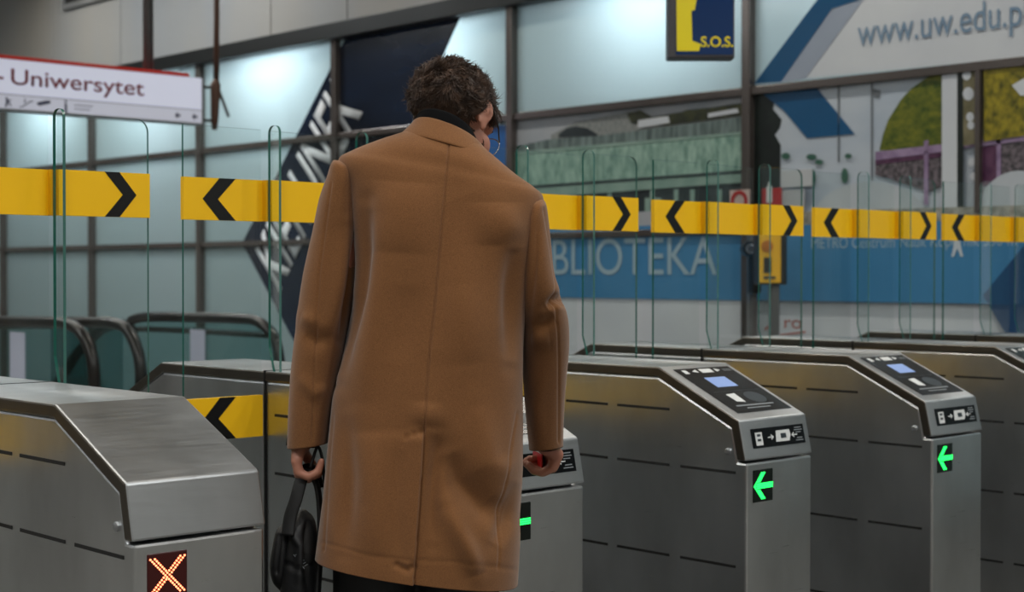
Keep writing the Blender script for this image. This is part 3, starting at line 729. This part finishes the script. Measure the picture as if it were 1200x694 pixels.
# ---- neck and trunk (inside the clothes), arms, legs
nb = L(524, 182, .01)
capsule(bm, hp(0, -.020, -.035), .046, nb, .048); capsule(bm, hp(0, .005, -.05), .044, nb+Vector((0, .01, 0)), .048)
sl, sr = L(415, 228, .0), L(614, 275, .0)
capsule(bm, nb, .06, L(515, 260, .0), .09, 16); capsule(bm, sl, .045, nb-Vector((0, 0, .02)), .05); capsule(bm, sr, .045, nb-Vector((0, 0, .02)), .05)
ell(bm, L(515, 290), (.15, .095, .17)); ell(bm, L(503, 430), (.14, .095, .15)); ell(bm, L(500, 530), (.155, .105, .12))
el, wl = L(379, 372, .0), L(352, 519, .0)
er, wr = L(635, 378, .03), L(641, 521, .15)
capsule(bm, sl, .045, el, .036); capsule(bm, el, .037, wl, .024)
capsule(bm, sr, .038, er, .034); capsule(bm, er, .037, wr, .024)
gz = lambda p, z: Vector((p.x, p.y, z))
hl, hr = L(445, 560, .01), L(545, 565, .01)
kl, kr = gz(L(432, 694, .0), .47), gz(L(532, 694, .02), .47)
al, ar = Vector((kl.x-.01, kl.y-.01, .09)), Vector((kr.x+.01, kr.y+.05, .09))
for h_, k_, a_ in ((hl, kl, al), (hr, kr, ar)):
    capsule(bm, h_, .085, k_, .054, 18); capsule(bm, k_, .056, a_, .035, 18)
    capsule(bm, a_, .036, a_+Vector((0, .12, -.055)), .028); ell(bm, a_+Vector((0, -.02, -.05)), (.03, .035, .03))
# ---- left hand, hanging, fingers hooked under the bag strap
def chain(pts, rs):
    for i in range(len(pts)-1): capsule(bm, pts[i], rs[i], pts[i+1], rs[i+1], 12)
for j, (dd, dx, ln) in enumerate(((-.034, 1.0, 0), (-.012, .5, 2), (.010, 0, 3), (.031, 0, 1))):
    kn = L(347+dx, 541, dd); chain([L(351, 521, dd*.5), kn], [.0155, .0115])
    chain([kn, L(350, 554+ln, dd), L(361, 559+ln, dd*.95), L(373, 553+ln, dd*.9), L(376.5, 541, dd*.9)], [.0105, .0098, .009, .0085, .0075])
chain([L(352, 523, .02), L(358, 534, .048), L(366, 545, .05), L(372, 553, .038)], [.0145, .0115, .0098, .0085])
# ---- right hand, reaching to the reader with a red card between thumb and fingers
D2 = .20
for j, (dd, up, lf) in enumerate(((-.030, 3, 3), (-.009, 1.5, 0), (.012, 0, -2), (.032, -2.5, 0))):
    kn = L(648-j*2, 545+up, D2+dd); chain([L(643-j, 524, .16+dd*.5), L(652-j*2, 533, D2-.01+dd*.8), kn], [.0175, .016, .0118])
    chain([kn, L(636, 551+up, D2+dd+.004), L(624+lf*.5, 549+up, D2+dd+.008), L(617+lf, 542+up, D2+dd+.008)], [.0108, .0100, .0092, .0078])
chain([L(643, 526, .17), L(638, 532, D2+.03), L(630, 539, D2+.035), L(621, 538, D2+.02)], [.016, .0125, .0105, .0088])
body = mobj('body', remesh(bm, .0034, 'body', 4), M_skin, man)
# eyes, brows
for s in (1, -1):
    bm = B(); ell(bm, hp(s*.031, .083, .002), (.011, .011, .011)); e = obj('eye', bm, mat('eye_white', rgb(225, 220, 215), .2), man, smooth=True)
    bm = B(); ell(bm, hp(s*.031, .0915, .001), (.0048, .0035, .0048)); obj('iris', bm, mat('iris_brown', rgb(50, 32, 20), .2), e, smooth=True)
    bm = B(); tube(bm, [hp(s*.014, .095, .020), hp(s*.031, .094, .026), hp(s*.048, .084, .020)], [.003, .004, .002], 8); obj('eyebrow', bm, M_hair, man)

# ---- hair: a thick wavy cap with thousands of short curls
def hairlen(p):
    """p on the skull in head coordinates -> hair thickness 0..1, or None where there is no hair"""
    x, y, z = p
    front = .052 + .25*max(0, z-.05)
    if z < -.058+.012*abs(x)/.07: return None
    if y > front and z < .064: return None
    if y > .012 and z < .018: return None
    if abs(x) > .055 and z < .030 and y > -.018: return None
    t = min(1, max(0, (z+.045)/.060)); t = t*t*(3-2*t)
    return .07+.93*t
def skullpt(th, ph, add=0):
    n = Vector((math.cos(th)*math.cos(ph), math.sin(th)*math.cos(ph), math.sin(ph)))
    p = Vector((n.x*SR.x, n.y*SR.y, n.z*SR.z))+SC
    nn = Vector((n.x/SR.x, n.y/SR.y, n.z/SR.z)).normalized()
    return p+nn*add, nn
bm = B(); NU, NV = 150, 90; grid = {}
for j in range(NV+1):
    ph = -1.2+(1.5705+1.2)*j/NV
    for i in range(NU):
        th = 2*PI*i/NU; p, nn = skullpt(th, ph); h = hairlen(p)
        if h is None: continue
        q = HR @ p
        w = noise.noise(p*55)*.5+noise.noise(p*110)*.35
        d = .0012 + h*(.0050+.010*w+.008*max(0, p.y/.09)+.003*max(0, p.x/.07))
        grid[i, j] = bm.verts.new(hp(*(p+nn*d)))
for j in range(NV):
    for i in range(NU):
        k = [(i, j), ((i+1) % NU, j), ((i+1) % NU, j+1), (i, j+1)]
        if all(a in grid for a in k): bm.faces.new([grid[a] for a in k])
hair = obj('hair', bm, M_hair, man, smooth=True)
sm = hair.modifiers.new('s', 'SOLIDIFY'); sm.thickness = .002; sm.offset = -1
bm = B(); rnd = random.Random(3); made = 0
while made < 9000:
    th = rnd.uniform(0, 2*PI); ph = math.asin(rnd.uniform(-.75, 1)); p, nn = skullpt(th, ph); h = hairlen(p)
    if h is None: continue
    if h < .3 and rnd.random() < .1: continue
    made += 1
    ln = .005+.021*h*rnd.uniform(.6, 1.15)+(.014 if p.y > .03 and h > .8 else 0)
    comb = Vector((.45, .75, -.1)) if h > .5 else Vector((.1, .1, -1))
    comb = (comb-nn*comb.dot(nn)).normalized()
    sw = noise.noise(p*38); comb = Matrix.Rotation(sw*3.6, 3, nn) @ comb
    dirv = (comb*(1.0 if h > .3 else 1.3)+nn*(.42*h+.05)+Vector((rnd.gauss(0, .18), rnd.gauss(0, .18), rnd.gauss(0, .18)))*(.4+h)).normalized()
    curl = (rnd.uniform(.5, 1.1)*(1 if noise.noise(p*30+Vector((5, 5, 5))) > 0 else -1))*h
    pos = p+nn*(.0009+h*.0045); pts = [hp(*pos)]; ns = 4
    for k in range(ns):
        pos = pos+dirv*(ln/ns); pts.append(hp(*pos))
        dirv = (Matrix.Rotation(curl*.5, 3, nn) @ dirv - nn*.14*h).normalized()
    r = .00075 if h > .3 else .0004
    tube(bm, pts, [r, r*1.15, r, r*.8, r*.25], 3, cap=False)
obj('curls', bm, M_hair, hair, smooth=True)
# short beard on the jaw
bm = B(); rnd = random.Random(5)
for _ in range(2200):
    a = rnd.uniform(-1.45, 1.45); z = rnd.uniform(-.098, -.028)
    rx, ry = .0595*(1-.25*max(0, (-.05-z)/.05)), .062
    p = Vector((math.sin(a)*rx, .034+math.cos(a)*ry*.98, z))
    if abs(p.x) < .028 and z > -.07 and p.y > .07: continue
    nn = Vector((math.sin(a), math.cos(a), -.3)).normalized(); q = p+nn*.001
    tube(bm, [hp(*q), hp(*(q+nn*.002+Vector((0, 0, -.004)))), hp(*(q+nn*.003+Vector((0, 0, -.008))))], [.0006, .0005, .0002], 3, cap=False)
obj('beard', bm, M_hair, man)
# spectacles
gl = bpy.data.objects.new('glasses', None); C.objects.link(gl); gl.parent = man
for s in (1, -1):
    bm = B(); cx = s*.033
    tube(bm, [hp(cx+.026*math.cos(t*PI/14), .108-.10*abs(abs(cx+.026*math.cos(t*PI/14))-.02)*.25, -.004+.024*math.sin(t*PI/14)) for t in range(29)], .0012, 6, cap=False)
    obj('rim', bm, M_metal, gl, smooth=True)
    bm = B(); tube(bm, [hp(s*.059, .103, .006), hp(s*.076, .06, .010), hp(s*.0835, .012, .022), hp(s*.083, -.006, .018), hp(s*.080, -.020, -.004)], .0016, 8)
    obj('temple_arm', bm, M_black, gl, smooth=True)
bm = B(); tube(bm, [hp(-.008, .108, .004), hp(0, .112, .007), hp(.008, .108, .004)], .0011, 6); obj('bridge', bm, M_metal, gl)

# ---- lofted garments
def cr(a, b, c, d, t): return .5*((2*b)+(c-a)*t+(2*a-5*b+4*c-d)*t*t+(3*b-a-3*c+d)*t**3)
def interp(rows, n):
    out = []
    m = len(rows)-1
    for k in range(n+1):
        u = k/n*m; i = min(int(u), m-1); t = u-i
        g_ = lambda q: rows[max(0, min(m, q))]
        out.append([cr(a, b, c, d, t) for a, b, c, d in zip(g_(i-1), g_(i), g_(i+1), g_(i+2))])
    return out
def segd(px, py, path):
    best = 1e9; tt = 0
    for i in range(len(path)-1):
        x0, y0 = path[i]; x1, y1 = path[i+1]; dx, dy = x1-x0, y1-y0
        t = max(0, min(1, ((px-x0)*dx+(py-y0)*dy)/(dx*dx+dy*dy))); d = math.hypot(px-x0-dx*t, py-y0-dy*t)
        if d < best: best = d; tt = (i+t)/(len(path)-1)
    return best, tt
def loft(name, rows, n_rows, n_col, m, parent, expo=2.3, folds=(), lift=False, th=.004, extra=None, caps=False):
    """rows: (xl, yl, xr, yr, half thickness, depth, lift) in picture units at the man's distance"""
    R = interp(rows, n_rows); bm = B(); rings = []
    for (xl, yl, xr, yr, t, d, lf) in R:
        a, b = L(xl, yl, d), L(xr, yr, d); ctr = (a+b)/2; ex = (b-a)/2; ring = []
        for k in range(n_col):
            f_ = k/n_col     # four fifths of the columns go to the seen back half
            ph = PI+PI*f_/.8 if f_ < .8 else PI*(f_-.8)/.2
            cs, sn = math.cos(ph), math.sin(ph)
            rr = (abs(cs)**expo+abs(sn)**expo)**(-1/expo); u, v = rr*cs, rr*sn
            p = ctr+ex*u+Vector((0, t*v, -lf*v))
            nn = (ex.normalized()*cs/max(ex.length, 1e-4)*.1+Vector((0, sn, 0))*.1/max(t, .01))
            nn.normalize()
            if folds and sn < .35:
                px, py = LP(p); o = 0
                for path, w, amp in folds:
                    if not (min(q[0] for q in path)-3*w < px < max(q[0] for q in path)+3*w): continue
                    if not (min(q[1] for q in path)-3*w < py < max(q[1] for q in path)+3*w): continue
                    dd, tt = segd(px, py, path)
                    if dd < 3*w: o += (amp*1.55 if w > 4 else amp)*math.exp(-(dd/w)**2)*(math.sin(PI*min(.96, max(.04, tt)))**.7 if w > 4 else 1)
                if extra: o += extra(px, py)
                p = p+nn*o*min(1, (.35-sn)/.5)
            ring.append(bm.verts.new(p))
        rings.append(ring)
    for a, b in zip(rings, rings[1:]):
        for k in range(n_col): bm.faces.new((a[k], a[(k+1) % n_col], b[(k+1) % n_col], b[k]))
    if caps: bm.faces.new(rings[0]); bm.faces.new(rings[-1][::-1])
    bmesh.ops.recalc_face_normals(bm, faces=bm.faces[:])
    o = obj(name, bm, m, parent, smooth=True)
    if th:
        s = o.modifiers.new('s', 'SOLIDIFY'); s.thickness = th; s.offset = -1
    return o
def fs(px, py):
    """seam x of the centre back at height py"""
    P = [(160, 527), (240, 520), (330, 512), (430, 502), (505, 497), (600, 491), (675, 485)]
    for (y0_, x0_), (y1_, x1_) in zip(P, P[1:]):
        if py <= y1_: return x0_+(x1_-x0_)*(py-y0_)/(y1_-y0_)
    return 485
def vent(px, py):
    o = 0
    dx = px-fs(px, py)
    if py > 505:
        k = min(1, (py-505)/10)
        if dx <= 0: o += .012*k*math.exp(dx/35)
        else: o -= .002*k*math.exp(-dx/14)
    o += -.0032*math.exp(-(dx/1.2)**2)
    return o
folds = [
 ([(431, 235), (427, 290), (418, 345), (404, 400), (396, 450)], 11, -.016), ([(450, 240), (446, 330), (432, 420), (425, 480)], 17, .007),
 ([(604, 285), (603, 350), (600, 430)], 12, -.014), ([(540, 225), (566, 290), (592, 390)], 26, -.006), ([(590, 240), (606, 300)], 14, .004),
 ([(524, 528), (540, 566), (570, 596), (600, 604)], 17, -.017), ([(522, 590), (545, 640), (560, 676)], 12, .012), ([(560, 470), (572, 540), (600, 560)], 16, .007),
 ([(580, 640), (596, 610), (606, 560)], 9, -.008), ([(500, 470), (498, 500)], 16, .006), ([(516, 505), (508, 560), (506, 640)], 9, -.009),
 ([(430, 500), (444, 590), (442, 660)], 24, .008), ([(404, 480), (410, 560), (404, 650)], 12, -.007), ([(466, 520), (462, 600), (470, 668)], 12, -.005),
 ([(474, 210), (468, 300)], 36, .008), ([(580, 235), (580, 290)], 26, .006), ([(527, 190), (518, 300), (508, 420)], 20, -.006),
 ([(478, 330), (470, 430)], 20, -.005), ([(540, 330), (548, 430)], 22, .005), ([(474, 513), (497, 505)], 1.8, -.006),
 ([(606, 484), (594, 550), (584, 665)], 1.6, -.0022), ([(390, 487), (385, 560), (380, 645)], 1.6, -.0018), ([(465, 662), (478, 668), (484, 664)], 4, -.006),
 ([(378, 636), (430, 650), (485, 657), (540, 659), (604, 668)], 2.0, -.0014)]
coat = bpy.data.objects.new('coat', None); C.objects.link(coat); coat.parent = man
torso = [(497, 150, 562, 172, .060, .01, .014), (478, 156, 580, 186, .082, .005, .010), (444, 166, 605, 206, .100, .0, .006), (412, 178, 627, 221, .108, .0, .002),
 (397, 190, 637, 234, .116, .0, 0), (408, 226, 632, 266, .126, .0, 0), (414, 286, 623, 318, .134, 0, 0), (408, 350, 617, 378, .140, 0, 0),
 (396, 420, 613, 440, .143, 0, 0), (388, 490, 613, 505, .148, 0, 0), (381, 570, 612, 582, .156, 0, 0), (376, 612, 610, 630, .162, 0, 0), (371, 652, 607, 684, .168, 0, .004)]
loft('back_and_skirt', torso, 280, 560, M_coat, coat, 2.5, folds, th=.005, extra=vent)
slv_l = [(398, 189, 412, 191, .03, .0, 0), (391.5, 194, 420, 206, .075, .0, 0), (376.5, 228, 423, 240, .080, .0, 0), (366, 275, 421, 282, .074, .0, 0),
 (356, 320, 419, 325, .074, 0, 0), (350, 360, 412, 364, .072, 0, 0), (345, 400, 404, 402, .068, .0, 0), (341, 440, 396, 442, .064, 0, 0), (338.5, 480, 389, 482, .060, 0, 0), (337, 525, 384, 519, .056, 0, 0)]
fl_ = [([(388, 215), (374, 320), (369, 420), (366, 515)], 1.5, -.0022), ([(406, 260), (398, 330), (384, 400)], 9, .006), ([(420, 270), (412, 330), (400, 400)], 5, -.010), ([(356, 390), (372, 400), (392, 396)], 9, -.006), ([(352, 372), (375, 378)], 9, .004), ([(350, 440), (368, 460), (384, 455)], 8, .004), ([(386, 205), (395, 190), (408, 196)], 5, .004)]
loft('sleeve', slv_l, 130, 150, M_coat, coat, 2.2, fl_, th=.005)
slv_r = [(624, 232, 637, 234, .03, .0, 0), (616, 244, 641, 244, .072, .0, 0), (610, 282, 645.5, 280, .078, .0, 0), (610, 325, 651, 322, .072, .0, 0),
 (609, 358, 660, 352, .074, .02, 0), (611, 385, 666, 376, .076, .05, 0), (612, 415, 667, 408, .070, .08, 0), (613, 445, 664, 442, .062, .10, 0), (616, 485, 661, 482, .056, .125, 0), (620, 527, 660, 523, .052, .15, 0)]
fr_ = [([(638, 245), (652, 335), (655, 420), (655, 518)], 1.5, -.003), ([(640, 360), (655, 350), (664, 352)], 6, -.012), ([(622, 385), (640, 378), (652, 370)], 8, -.007), ([(622, 400), (645, 398)], 10, .005), ([(633, 250), (626, 310), (618, 380)], 5, -.004), ([(640, 430), (630, 480), (634, 520)], 8, .003)]
loft('sleeve', slv_r, 130, 150, M_coat, coat, 2.2, fr_, th=.005)
# collar: stands up, folds over and falls outside
col = [(490, 155, 561, 184, .062, .01, .016), (487, 147, 564, 176, .069, .01, .022), (484, 146, 567, 176, .075, .01, .021), (479, 151, 572, 181, .083, .007, .016), (469, 159, 579, 190, .094, .003, .008), (468, 161, 580, 192, .092, .003, .006)]
loft('collar', col, 40, 160, M_coat, coat, 2.2, th=.004)
for q in range(3):     # front buttons
    bm = B(); p = L(505-q*2, 330+q*90, .145); tube(bm, [p, p+Vector((0, .008, 0))], .014, 16); obj('button', bm, M_shoe, coat)
bm = B(); tube(bm, [L(506, 215, .112), L(503, 330, .143), L(497, 500, .150), L(490, 672, .170)], .0025, 6); obj('front_edge', bm, M_coat, coat)
turt = [(486, 172, 564, 196, .062, .01, .01), (486, 158, 562, 184, .066, .008, .026), (486, 147, 560, 171, .067, .006, .038), (487, 146, 558, 169, .064, .006, .039), (490, 152, 556, 175, .060, .006, .034)]
loft('turtleneck', turt, 30, 120, M_knit, man, 2.1, th=.003)
# black jumper cuffs
bm = B(); tube(bm, [L(354, 512, .01), L(353, 523, .01)], .031, 20); obj('jumper_cuff', bm, M_knit, man, smooth=True)
bm = B(); tube(bm, [L(641, 513, .15), L(642, 524, .155)], .0285, 20); obj('jumper_cuff', bm, M_knit, man, smooth=True)
# trousers and shoes
bm = B()
ell(bm, L(500, 545), (.16, .115, .11))
for h_, k_, a_ in ((hl, kl, al), (hr, kr, ar)):
    capsule(bm, h_, .098, k_, .070, 22); capsule(bm, k_, .070, a_+Vector((0, 0, .02)), .058, 22)
trs = mobj('trousers', remesh(bm, .008, 'trousers', 6), M_trous, man)
for a_ in (al, ar):
    bm = B(); z0 = .0
    ell(bm, Vector((a_.x, a_.y-.01, .055)), (.040, .055, .050)); ell(bm, Vector((a_.x, a_.y+.09, .042)), (.046, .10, .040)); ell(bm, Vector((a_.x, a_.y+.16, .034)), (.044, .055, .030))
    me = remesh(bm, .006, 'shoe', 4)
    for v_ in me.vertices: v_.co.z = max(v_.co.z, .012)
    sh = mobj('shoe', me, M_shoe, man)
    bm = B()
    o1 = [(a_.x+.046*math.cos(t*PI/16)*(1 if math.sin(t*PI/16) > 0 else .9), a_.y+.075+.145*math.sin(t*PI/16)) for t in range(32)]
    slab(bm, [(x, y, 0) for x, y in o1], (0, 0, 1), .014); obj('sole', bm, M_black, sh)

# ---- red card in the right hand
cardroot = empty('transit_card'); cardroot.location = (R0.x, R0.y, 0); cardroot.rotation_euler = (0, 0, RA)
tag(cardroot, 'red travel card held by the man in front of the card reader', 'card')
bm = B(); cc = L(630, 533, D2+.022)
box(bm, cc.x-.0012, cc.x+.0012, cc.y-.043, cc.y+.043, cc.z-.024, cc.z+.024)
bmesh.ops.rotate(bm, verts=bm.verts[:], cent=cc, matrix=Matrix.Rotation(math.radians(12), 3, 'Z'))
obj('card_blank', bm, mat('red_card', rgb(190, 24, 28), .35), cardroot, bevel=.001)
bm = B(); box(bm, cc.x-.0016, cc.x-.0012, cc.y-.035, cc.y+.035, cc.z+.006, cc.z+.016)
bmesh.ops.rotate(bm, verts=bm.verts[:], cent=cc, matrix=Matrix.Rotation(math.radians(12), 3, 'Z'))
obj('stripe', bm, M_white, cardroot)

# ---- black bag hanging from the left hand
bag = empty('shoulder_bag', (R0.x, R0.y, 0), RA)
tag(bag, 'black bag with loose straps held in the left hand of the man', 'bag')
BD = .01
main = [(352, 598, 358, 598, .012, BD, 0), (345, 606, 366, 606, .030, BD, 0), (339, 618, 370, 618, .045, BD, 0), (334, 640, 372, 640, .058, BD, 0), (331, 670, 372, 670, .066, BD, 0), (329, 710, 376, 710, .070, BD, 0), (330, 750, 376, 750, .066, BD, 0), (338, 775, 372, 775, .045, BD, 0), (350, 780, 360, 780, .01, BD, 0)]
fb = [([(340, 612), (352, 640), (350, 690)], 5, .008), ([(362, 606), (360, 650), (364, 700)], 5, -.010), ([(334, 660), (352, 668), (372, 660)], 3, -.004)]
loft('bag_body', main, 90, 90, M_bag, bag, 2.4, fb, th=0, caps=True)
pock = [(331, 614, 338, 614, .006, .0, 0), (324, 622, 342, 622, .030, .0, 0), (320, 640, 343, 640, .040, .0, 0), (317, 662, 341, 662, .042, .0, 0), (320, 680, 339, 680, .034, .0, 0), (328, 692, 336, 692, .01, .0, 0)]
loft('side_pocket', pock, 50, 60, M_bag, bag, 2.3, [([(328, 630), (324, 670)], 3, -.006)], th=0, caps=True)
bm = B(); tube(bm, smooth_path([L(357, 551, .0), L(352, 566, -.02), L(346, 588, -.03), L(340, 606, -.035), L(337, 628, -.045)]), .014, 12, flat=.35); obj('strap', bm, M_strap, bag, smooth=True)
bm = B(); tube(bm, smooth_path([L(361, 552, .0), L(371, 568, .0), L(375, 600, .0), L(375, 650, -.01), L(372, 700, -.03)]), .017, 12, flat=.35); obj('strap', bm, M_strap, bag, smooth=True)
bm = B(); tube(bm, smooth_path([L(350, 566, .01), L(354, 552, .02), L(361, 548, .02), L(370, 553, .02), L(374, 572, .02)]), .010, 12, flat=.5); obj('strap_loop', bm, M_strap, bag, smooth=True)
bm = B(); tube(bm, smooth_path([L(364, 548, -.03), L(372, 524, -.02), L(378, 540, -.02), L(381, 575, -.01)]), .006, 10, flat=.5); obj('loose_strap', bm, M_strap, bag, smooth=True)
bm = B()
for i in range(6):
    p = L(346+i*2.1, 651+i*2.6, BD-.0655); q = L(350+i*2.1, 648.5+i*2.6, BD-.066)
    tube(bm, [p, q], .0006, 5)
tube(bm, [L(344, 650, BD-.064), L(357, 667, BD-.0675)], .0005, 5)
obj('pale_print', bm, M_grey, bag)


# ================================================================== LIGHTS
def area(name, loc, size, power, col=(1, 1, 1), rot=(0, 0, 0), sy=None):
    l = bpy.data.lights.new(name, 'AREA'); l.energy = power; l.color = col; l.size = size
    if sy: l.shape = 'RECTANGLE'; l.size_y = sy
    o = bpy.data.objects.new(name, l); C.objects.link(o); o.location = loc; o.rotation_euler = rot; return o
M_lamp = mat('lamp_diffuser', rgb(240, 240, 235), .5, emit=(1, .95, .86, 1), estr=22)
M_housing = mat('lamp_housing', rgb(90, 90, 90), .4, .5)
n = 0
lampspots = [(x, y) for x in (-4.2, -1.4, 1.4, 3.9) for y in (-4.5, -1.5, 1.5, 4.5, 7.5, 10.5)]  # downlight grid added out of view to light the hall
for x, y in lampspots:
    if (x, y) in ((-4.2, 10.5), (-4.2, 7.5), (1.4, 1.5), (1.4, 4.5)): continue
    t = empty('added_ceiling_lamp', (x, y, 4.70)); tag(t, 'round recessed downlight added in the unseen station ceiling', 'lamp', 'added downlights in the ceiling')
    bm = B(); tube(bm, [(0, 0, 0), (0, 0, -.05)], [.15, .13], 24); obj('housing', bm, M_housing, t)
    bm = B(); tube(bm, [(0, 0, -.05), (0, 0, -.055)], .11, 24); obj('diffuser', bm, M_lamp, t)
    l = area('downlight', (x, y, 4.62), .26, 20, (1, .93, .82))
    l.data.shape = 'DISK'; l.data.spread = math.radians(150)
# added fluorescent battens, out of view, to brighten the concourse; cooler
for x, y in ((-5.4, 5.0), (-2.8, -3.0), (-5.2, .6), (0.0, -3.6), (2.6, -3.4), (-2.6, 8.0), (1.0, 10.5), (3.4, 8.8)):
    t = empty('added_batten', (x, y, 4.70)); tag(t, 'long fluorescent batten added under the unseen station ceiling', 'lamp', 'added battens under the ceiling')
    obj('housing', box(B(), -.09, .09, -.75, .75, -.06, 0), M_housing, t)
    bm = B(); tube(bm, [(0, -.72, -.075), (0, .72, -.075)], .018, 10); obj('tube', bm, M_lamp, t)
    area('added_batten_light', (x, y, 4.60), .16, 34, (.88, .95, 1), sy=1.4)
# added tall wall lamps, out of view, to streak and brighten the steel
for x, y, rz in ((-6.86, 1.9, 0), (-6.86, 5.9, 0), (-6.86, 9.9, 0), (-3.5, 14.34, -PI/2), (.5, 14.34, -PI/2)):
    t = empty('added_wall_lamp', (x, y, 0), rz); tag(t, 'tall vertical lamp added on the unseen opposite wall to light the steel', 'lamp', 'added tall lamps on the opposite walls')
    obj('housing', box(B(), 0, .06, -.10, .10, .9, 3.2), M_housing, t)
    obj('diffuser', box(B(), .06, .075, -.08, .08, .92, 3.18), mat('added_wall_lamp_diffuser', rgb(240, 240, 235), .5, emit=(1, .97, .92, 1), estr=.9), t)
# lights in the box behind the frosted glass
for y in (13.4, 11.4, 9.4, 7.4, 5.4, 3.2, 1.2, -.8):
    area('window_backlight', (5.55, y, 3.15), .5, 33, (.86, .96, 1), rot=(0, math.radians(55), 0), sy=.9)
w = bpy.data.worlds.new('world'); bpy.context.scene.world = w; w.use_nodes = True
w.node_tree.nodes['Background'].inputs[0].default_value = (.5, .55, .6, 1); w.node_tree.nodes['Background'].inputs[1].default_value = .1

# ================================================================== CAMERA
cd = bpy.data.cameras.new('camera'); cam = bpy.data.objects.new('camera', cd); C.objects.link(cam)
bpy.context.scene.camera = cam
cd.sensor_width = 36; cd.lens = F*36/1200; cd.clip_start = .05
cam.location = CAM
cam.rotation_euler = Matrix((RIGHT, UP, -FW)).transposed().to_euler()
cd.dof.use_dof = True; cd.dof.focus_distance = 3.15; cd.dof.aperture_fstop = 5.0
bpy.context.scene.cycles.transparent_max_bounces = 48
v = bpy.context.scene.view_settings
v.view_transform = 'Standard'; v.look = 'None'; v.gamma = 1; v.use_curve_mapping = False; v.exposure = .32
